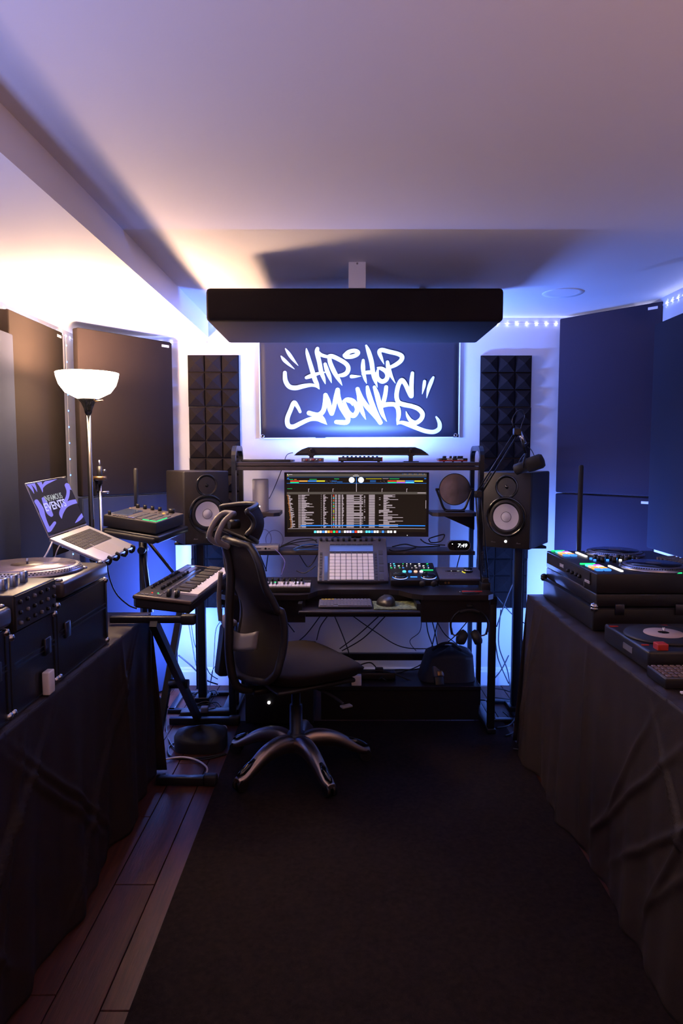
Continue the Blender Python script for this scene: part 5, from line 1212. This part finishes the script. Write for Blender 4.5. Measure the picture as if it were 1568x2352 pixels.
# ------------------------------------------------------------------ under and around the desk
sw = thing('subwoofer', 'black subwoofer box with a small round white light under the desk, behind the chair', 'subwoofer', (-0.325, 3.47, 0.0105))
MB().box((0, 0.20, 0.19), (0.36, 0.36, 0.34), VINYL, bev=0.008).done('cabinet', sw)
MB().box((0, 0.012, 0.19), (0.358, 0.014, 0.338), BAFF, bev=0.005).done('baffle', sw)
for x in (-0.14, 0.14): MB().cyl((x, 0.08, 0), (x, 0.08, 0.022), 0.02, RUBBER, n=12).cyl((x, 0.32, 0), (x, 0.32, 0.022), 0.02, RUBBER, n=12).done('foot', sw)
pl_ = at(617.5, 1613.5, 3.475); MB().lathe([(0, 0), (0.0072, 0), (0.0072, 0.003), (0, 0.004)], GWH, (pl_.x + 0.325, 0.004, pl_.z - 0.0105), (0, -1, 0), 18).done('power_light', sw)
bg = thing('equipment_bag', 'black soft equipment bag on the right end of the desk\'s lower shelf', 'bag', (0.585, 3.74, 0.195))
def bagf(u, v):
    a = 2 * PI * u; h = v; k = (1 - 0.25 * h) * (1 if h < 1 else 0)
    cx = math.copysign(abs(math.cos(a)) ** 0.5, math.cos(a)); cy = math.copysign(abs(math.sin(a)) ** 0.5, math.sin(a)); q = min(1, (1 - h) * 5) ** 0.5
    return (0.155 * cx * (1 - 0.22 * h) * q + 0.02 * h, 0.11 * cy * (1 - 0.2 * h) * q, 0.002 + 0.17 * h + 0.01 * math.sin(a * 3) * h)
MB().grid(bagf, 40, 14, mat('bag_nylon', (0.014, 0.013, 0.015), 0.6, bump=0.6, bscale=60)).done('body', bg)
MB().tube([(-0.08, -0.02, 0.16), (-0.03, -0.04, 0.20), (0.03, -0.04, 0.20), (0.08, -0.02, 0.16)], 0.008, BLKM, 8).done('handle', bg)
pa = thing('power_adapter', 'dark power adapter with a copper-coloured end leaning on the black bag', 'adapter', (0.535, 3.60, 0.195), (R(-25), 0, R(10)))
MB().box((0, 0.03, 0.075), (0.06, 0.05, 0.06), PGREY, bev=0.006).box((0.004, 0.002, 0.062), (0.03, 0.01, 0.03), BROWN, bev=0.004).box((0, 0.035, 0.025), (0.05, 0.05, 0.055), BLK, bev=0.004).done('block', pa)
wbx = thing('white_plug_box', 'small pinkish-white plug box on the edge of the lower desk shelf', 'adapter', (at(818, 1570, 3.61).x, 3.61, 0.1945))
MB().box((0, 0, 0.027), (0.054, 0.04, 0.054), WHITE, bev=0.003).done('block', wbx)
# bag, adapter and leads on the floor at left
fb = thing('pedal_bag', 'black soft bag lying on the floor between the X stand feet', 'bag', (at(455, 1715, 3.2).x, 3.27, 0.0))
def fbf(u, v):
    a = 2 * PI * u; h = v; cx = math.copysign(abs(math.cos(a)) ** 0.6, math.cos(a)); cy = math.copysign(abs(math.sin(a)) ** 0.6, math.sin(a)); q = min(1, (1 - h) * 3) ** 0.5
    return (0.125 * cx * q, 0.10 * cy * q, 0.002 + 0.095 * h + 0.012 * math.sin(2 * a + 1) * h)
MB().grid(fbf, 36, 10, MATS['bag_nylon']).done('body', fb)
wpb = thing('white_power_brick', 'white rounded power brick lying against the black bag on the floor', 'adapter', (at(497, 1690, 3.38).x, 3.40, 0.0), (0, 0, R(5)))
MB().box((0, 0, 0.024), (0.10, 0.05, 0.044), WHITE, bev=0.014, seg=3).done('shell', wpb)
MB().cyl((-0.05, 0, 0.026), (-0.068, 0, 0.026), 0.007, STEEL, n=10).done('plug', wpb)
ps2 = thing('power_strip', 'black power strip with a cube adapter on the floor beside the left speaker stand', 'power strip', (at(490, 1650, 3.58).x, 3.66, 0.0), (0, 0, R(4)))
MB().box((0, 0, 0.02), (0.22, 0.06, 0.036), BLK, bev=0.006).done('housing', ps2)
MB().box((-0.06, -0.02, 0.048), (0.04, 0.04, 0.03), GREY, bev=0.006).done('cube_adapter', ps2)
MB().box((-0.15, 0.02, 0.014), (0.09, 0.05, 0.026), BLKM, bev=0.004).done('second_block', ps2)

def P(*a): return [at(x, y, Y) for x, y, Y in a]
def PF(*a, z=0.006): return [atz(x, y, z) for x, y in a]
cable('white_floor_cable', PF((350, 1755), (385, 1743), (420, 1739), (452, 1746), (474, 1762), (472, 1778), (452, 1792), z=0.012), 0.0045, WHITE, 'white cable looping over the floor in front of the X stand foot')
cable('floor_cable', P((390, 1575, 3.7), (383, 1620, 3.6), (382, 1680, 3.45)) + PF((392, 1708), (404, 1722)), 0.004, CABLE, 'black cable dropping behind the X stand to the floor bag')
cable('floor_cable', PF((405, 1704), (388, 1715), (388, 1733), (410, 1742), (450, 1741), (485, 1737), (518, 1730), z=0.005), 0.004, CABLE, 'black cable curving over the floor behind the white cable loop')
cable('floor_cable', PF((455, 1745), (480, 1742), (520, 1732), z=0.005), 0.004, CABLE, 'second black cable running to the chair base from the white loop')
cable('speaker_lead', P((430, 1410, 3.95), (440, 1470, 3.95), (450, 1525, 3.93), (462, 1552, 3.9)), 0.004, CABLE, 'black speaker lead left of the left stand pole, the inner one')
cable('speaker_lead', P((436, 1410, 3.97), (447, 1480, 3.97), (466, 1510, 3.95), (480, 1545, 3.95), (500, 1560, 3.95)), 0.003, CABLE, 'black speaker lead crossing behind the left stand pole')
cable('wall_cable', P((410, 1505, 4.0), (440, 1530, 4.02), (470, 1560, 4.02), (500, 1572, 4.05)), 0.0045, CABLE, 'thick black cable coming out from behind the left corner panel')
cable('thin_cable', P((512, 1360, 4.0), (508, 1420, 4.0), (495, 1450, 4.0), (490, 1530, 4.0), (482, 1575, 4.0), (475, 1600, 3.9)), 0.002, CABLE, 'thin black cable hanging right of the left speaker stand')
cable('thin_cable', P((503, 1520, 4.0), (488, 1540, 4.0), (483, 1570, 4.0), (478, 1595, 3.95)), 0.002, CABLE, 'thin black cable joining the tangle by the left stand base')
rn = random.Random(11)
for k, lb in enumerate(('coiled black cable on the floor by the left stand base, largest coil', 'coiled black cable on the floor by the left stand base, the flatter coil')):
    cxp, cyp = ((470, 1628), (455, 1600))[k]; c = atz(cxp, cyp, 0.02); n = 16
    cable('coiled_cable', [(c.x + 0.09 * math.cos(a) * (1 - 0.02 * q) + 0.03 * k, c.y + 0.055 * math.sin(a) + 0.01 * math.sin(q * 1.7), 0.032 + 0.008 * math.sin(q * 2.3)) for q, a in enumerate([2 * PI * i / 7 for i in range(n)])], 0.0035, CABLE, lb, 'cable')
# leads under the desk
UD = [((735, 1415, 3.9), (700, 1460, 3.9), (660, 1490, 3.95)), ((752, 1415, 3.9), (735, 1440, 3.9), (727, 1470, 3.95)), ((768, 1415, 3.85), (785, 1455, 3.85), (798, 1490, 3.85), (802, 1505, 3.88)),
      ((870, 1415, 3.8), (820, 1460, 3.85), (780, 1490, 3.9)), ((885, 1415, 3.8), (835, 1465, 3.85), (785, 1495, 3.9)), ((810, 1415, 3.9), (860, 1450, 3.9), (920, 1485, 3.9), (990, 1490, 3.9), (1045, 1484, 3.9)),
      ((977, 1412, 3.85), (982, 1450, 3.85), (992, 1480, 3.85), (1000, 1500, 3.88)), ((988, 1412, 3.85), (998, 1450, 3.85), (1008, 1500, 3.88)), ((995, 1412, 3.83), (1020, 1455, 3.85), (1050, 1480, 3.88)),
      ((1010, 1412, 3.9), (1002, 1440, 3.9), (990, 1490, 3.9), (978, 1510, 3.9)), ((1075, 1425, 3.9), (1040, 1465, 3.9), (1000, 1495, 3.9), (960, 1530, 3.85), (900, 1550, 3.8)), ((628, 1415, 3.9), (645, 1455, 3.9)),
      ((648, 1415, 3.9), (676, 1452, 3.9)), ((968, 1412, 3.95), (964, 1450, 3.95), (941, 1472, 3.95), (955, 1495, 3.95))]
wh = ['far left, steep', 'second from the left', 'bent one under the middle', 'long slanting pair, upper', 'long slanting pair, lower', 'long sagging one across the middle', 'left of the right-hand bunch', 'centre of the right-hand bunch', 'right of the right-hand bunch', 'crossing the right-hand bunch', 'long one slanting down left from the headphones', 'straight one next to the backrest, left', 'straight one next to the backrest, right', 'kinked thin one']
for k, (pp, w_) in enumerate(zip(UD, wh)): cable('hanging_cable', P(*pp), 0.0032 if k != 13 else 0.002, CABLE, 'black cable hanging under the desk, ' + w_, 'cable', 'cables hanging under the desk')
LO = [((820, 1530, 3.75), (850, 1522, 3.78), (870, 1540, 3.75), (900, 1560, 3.7), (935, 1568, 3.7)), ((830, 1545, 3.7), (870, 1540, 3.7), (905, 1548, 3.7), (960, 1570, 3.68), (985, 1572, 3.7)), ((815, 1555, 3.68), (860, 1550, 3.7), (890, 1565, 3.68)), ((870, 1560, 3.66), (900, 1540, 3.75), (950, 1538, 3.8), (985, 1530, 3.8)), ((955, 1568, 3.7), (972, 1550, 3.75), (978, 1520, 3.8))]
wl = ['topmost hump', 'long flat one to the right', 'short one behind the plug box', 'arching one to the right', 'upright one beside the bag']
for pp, w_ in zip(LO, wl): cable('shelf_cable', P(*pp), 0.004, CABLE, 'black cable in the tangle on the lower desk shelf, ' + w_, 'cable', 'cables on the lower desk shelf')
mf = thing('power_strip', 'black power strip half buried in cables on the lower desk shelf', 'power strip', (0.16, 3.72, 0.1945))
MB().box((0, 0, 0.02), (0.28, 0.06, 0.038), BLK, bev=0.006).box((-0.08, 0, 0.05), (0.05, 0.045, 0.025), BLKM, bev=0.004).box((0.05, 0, 0.048), (0.045, 0.04, 0.02), BLKM, bev=0.004).done('housing', mf)
# right side leads
RS = [((1135, 1380, 3.85), (1133, 1430, 3.85), (1141, 1500, 3.85), (1150, 1530, 3.85), (1168, 1570, 3.85)), ((1200, 1290, 3.9), (1165, 1370, 3.9), (1140, 1440, 3.88)), ((1140, 1370, 3.9), (1180, 1415, 3.92), (1222, 1442, 3.95)), ((1168, 1505, 3.9), (1150, 1540, 3.9), (1125, 1570, 3.85)), ((1150, 1400, 3.95), (1145, 1480, 3.95), (1165, 1540, 3.95), (1172, 1590, 3.9))]
wr = ['nearest the desk leg', 'slanting up behind the microphone arm', 'running to the right table', 'low one crossing to the desk foot', 'long curved one beside the pole']
for pp, w_ in zip(RS, wr): cable('stand_cable', P(*pp), 0.0035, CABLE, 'black cable by the right speaker stand, ' + w_, 'cable', 'cables by the right speaker stand')
RF = [((1125, 1580), (1160, 1585), (1185, 1600), (1186, 1640), (1170, 1665), (1140, 1672)), ((1186, 1640), (1182, 1670), (1190, 1695), (1222, 1715)), ((1155, 1635), (1175, 1655), (1180, 1680), (1160, 1690)), ((1178, 1720), (1200, 1722), (1226, 1722)), ((1120, 1600), (1160, 1605), (1220, 1612))]
wf = ['looping round the stand foot', 'running under the right table cloth', 'small loop by the rug corner', 'lowest one by the cloth', 'straight one over the stand base']
for pp, w_ in zip(RF, wf): cable('floor_cable', PF(*pp, z=0.03 if w_.startswith('straight') or w_.startswith('looping') else 0.014), 0.004, CABLE, 'black cable on the floor right of the desk, ' + w_, 'cable', 'floor cables right of the desk')
# leads on the monitor shelf and behind
cable('monitor_cable', [at(672, 1040, 3.95), at(658, 1046, 4.03), at(648, 1075, 4.05), at(630, 1120, 4.06), at(618, 1145, 3.96)], 0.0022, CABLE, 'thin black cable from the light bar down to the pale cylinder')
cable('coil_cable', [at(585 + 18 * math.cos(a) + 20, 1238 + 22 * math.sin(a), 3.93 + 0.004 * q) for q, a in enumerate([PI * 0.55 + 2 * PI * i / 10 for i in range(11)])], 0.0022, GCABLE, 'thin grey cable standing in a loop behind the silver hub, the left loop')
cable('coil_cable', [at(630 + 20 * math.cos(a), 1240 + 22 * math.sin(a), 3.97) for a in [PI * 0.9 + 1.3 * PI * i / 8 for i in range(9)]], 0.0022, GCABLE, 'thin grey cable standing in a loop behind the silver hub, the right loop')
cable('usb_cable', [at(632, 1262, 3.80), at(645, 1275, 3.78), at(654, 1292, 3.7), at(648, 1315, 3.6), at(645, 1322, 3.58)], 0.0025, mat('violet_cable', (0.12, 0.1, 0.4), 0.5), 'violet cable hanging from the silver hub to the desk')
MC = [((645, 1255, 3.9), (680, 1240, 3.9), (715, 1238, 3.9), (728, 1246, 3.88)), ((650, 1252, 3.88), (690, 1244, 3.88), (728, 1240, 3.88)), ((640, 1258, 3.86), (670, 1250, 3.87), (700, 1256, 3.86), (730, 1252, 3.86))]
for pp, w_ in zip(MC, ('highest', 'middle', 'lowest')): cable('shelf_lead', P(*pp), 0.0032, CABLE, f'black lead on the monitor shelf left of the pad controller, {w_} of three', 'cable', 'leads on the monitor shelf')
cable('network_cable', P((673, 1262, 3.84), (690, 1254, 3.84), (710, 1250, 3.84), (732, 1252, 3.85)), 0.0035, BCABLE, 'blue network cable on the monitor shelf, upper one')
cable('network_cable', P((676, 1264, 3.83), (700, 1262, 3.83), (732, 1262, 3.84)), 0.0035, BCABLE, 'blue network cable on the monitor shelf, lower one with plug')
cable('network_cable', P((757, 1240, 3.93), (770, 1233, 3.93), (785, 1238, 3.93)), 0.003, BCABLE, 'blue cable arching under the monitor')
MR = [((965, 1238, 3.88), (975, 1246, 3.88), (990, 1250, 3.88), (1022, 1252, 3.88)), ((984, 1238, 3.9), (990, 1246, 3.9), (1012, 1243, 3.9), (1020, 1228, 3.9), (1000, 1232, 3.9), (985, 1237, 3.9)), ((900, 1256, 3.87), (930, 1250, 3.87), (960, 1256, 3.87), (1010, 1254, 3.87)), ((893, 1262, 3.84), (905, 1266, 3.84), (930, 1264, 3.84), (955, 1258, 3.86))]
for pp, w_ in zip(MR, ('in a flat bundle', 'with an upright loop', 'lying straight', 'nearest the pad controller')): cable('shelf_lead', P(*pp), 0.0038, CABLE, f'black lead on the monitor shelf beside the clock, {w_}', 'cable', 'leads beside the clock')
BH = [((688, 1275, 3.9), (700, 1295, 3.88), (708, 1302, 3.85), (720, 1290, 3.85), (728, 1275, 3.85)), ((597, 1275, 3.95), (612, 1312, 3.9)), ((615, 1275, 3.97), (610, 1312, 3.95)), ((1057, 1272, 3.9), (1052, 1290, 3.9), (1048, 1306, 3.85)), ((680, 1311, 3.8), (700, 1316, 3.78), (725, 1300, 3.78))]
for pp, w_ in zip(BH, ('sagging behind the pad controller', 'slanting behind the chair back', 'crossing the slanting one', 'above the audio interface', 'lying behind the mini keyboard')): cable('rear_lead', P(*pp), 0.003, CABLE, f'black lead between monitor shelf and desktop, {w_}', 'cable', 'leads between shelf and desktop')
cable('stand_lead', P((245, 1290, 3.0), (252, 1330, 3.05), (268, 1365, 3.1), (295, 1390, 3.12), (315, 1398, 3.12)), 0.0035, CABLE, 'black lead sagging from the laptop to the keyboard stand')

# headphones hanging from the desk's right corner
hp = thing('headphones', 'black over-ear headphones hanging under the right corner of the desk', 'headphones', at(1078, 1398, 3.33))
hc = at(1078, 1435, 3.33) - at(1078, 1398, 3.33)
MB().tube([(-0.085, 0, -0.13), (-0.092, 0, -0.07), (-0.06, 0, -0.02), (0, 0, 0.0), (0.06, 0, -0.02), (0.092, 0, -0.07), (0.085, 0, -0.13)], 0.0055, BLK, 8).done('headband', hp)
MB().tube([(-0.05, 0, -0.018), (0, 0, -0.006), (0.05, 0, -0.018)], 0.011, BLKM, 8).done('headband_padding', hp)
for s_ in (-1, 1):
    MB().loft([(s_ * 0.055, 0, -0.135), (s_ * 0.046, 0, -0.139), (s_ * 0.033, 0, -0.147), (s_ * 0.018, 0, -0.153)], [0.026, 0.038, 0.038, 0.03], BLKM, 20).done('ear_cup', hp)
    MB().tube([(s_ * 0.088, 0, -0.10), (s_ * 0.08, 0, -0.13), (s_ * 0.055, 0, -0.137)], 0.004, GREY, 6).done('yoke', hp)
MB().box((0, 0.02, 0.012), (0.03, 0.06, 0.018), BLKS, bev=0.003).done('hook', hp)
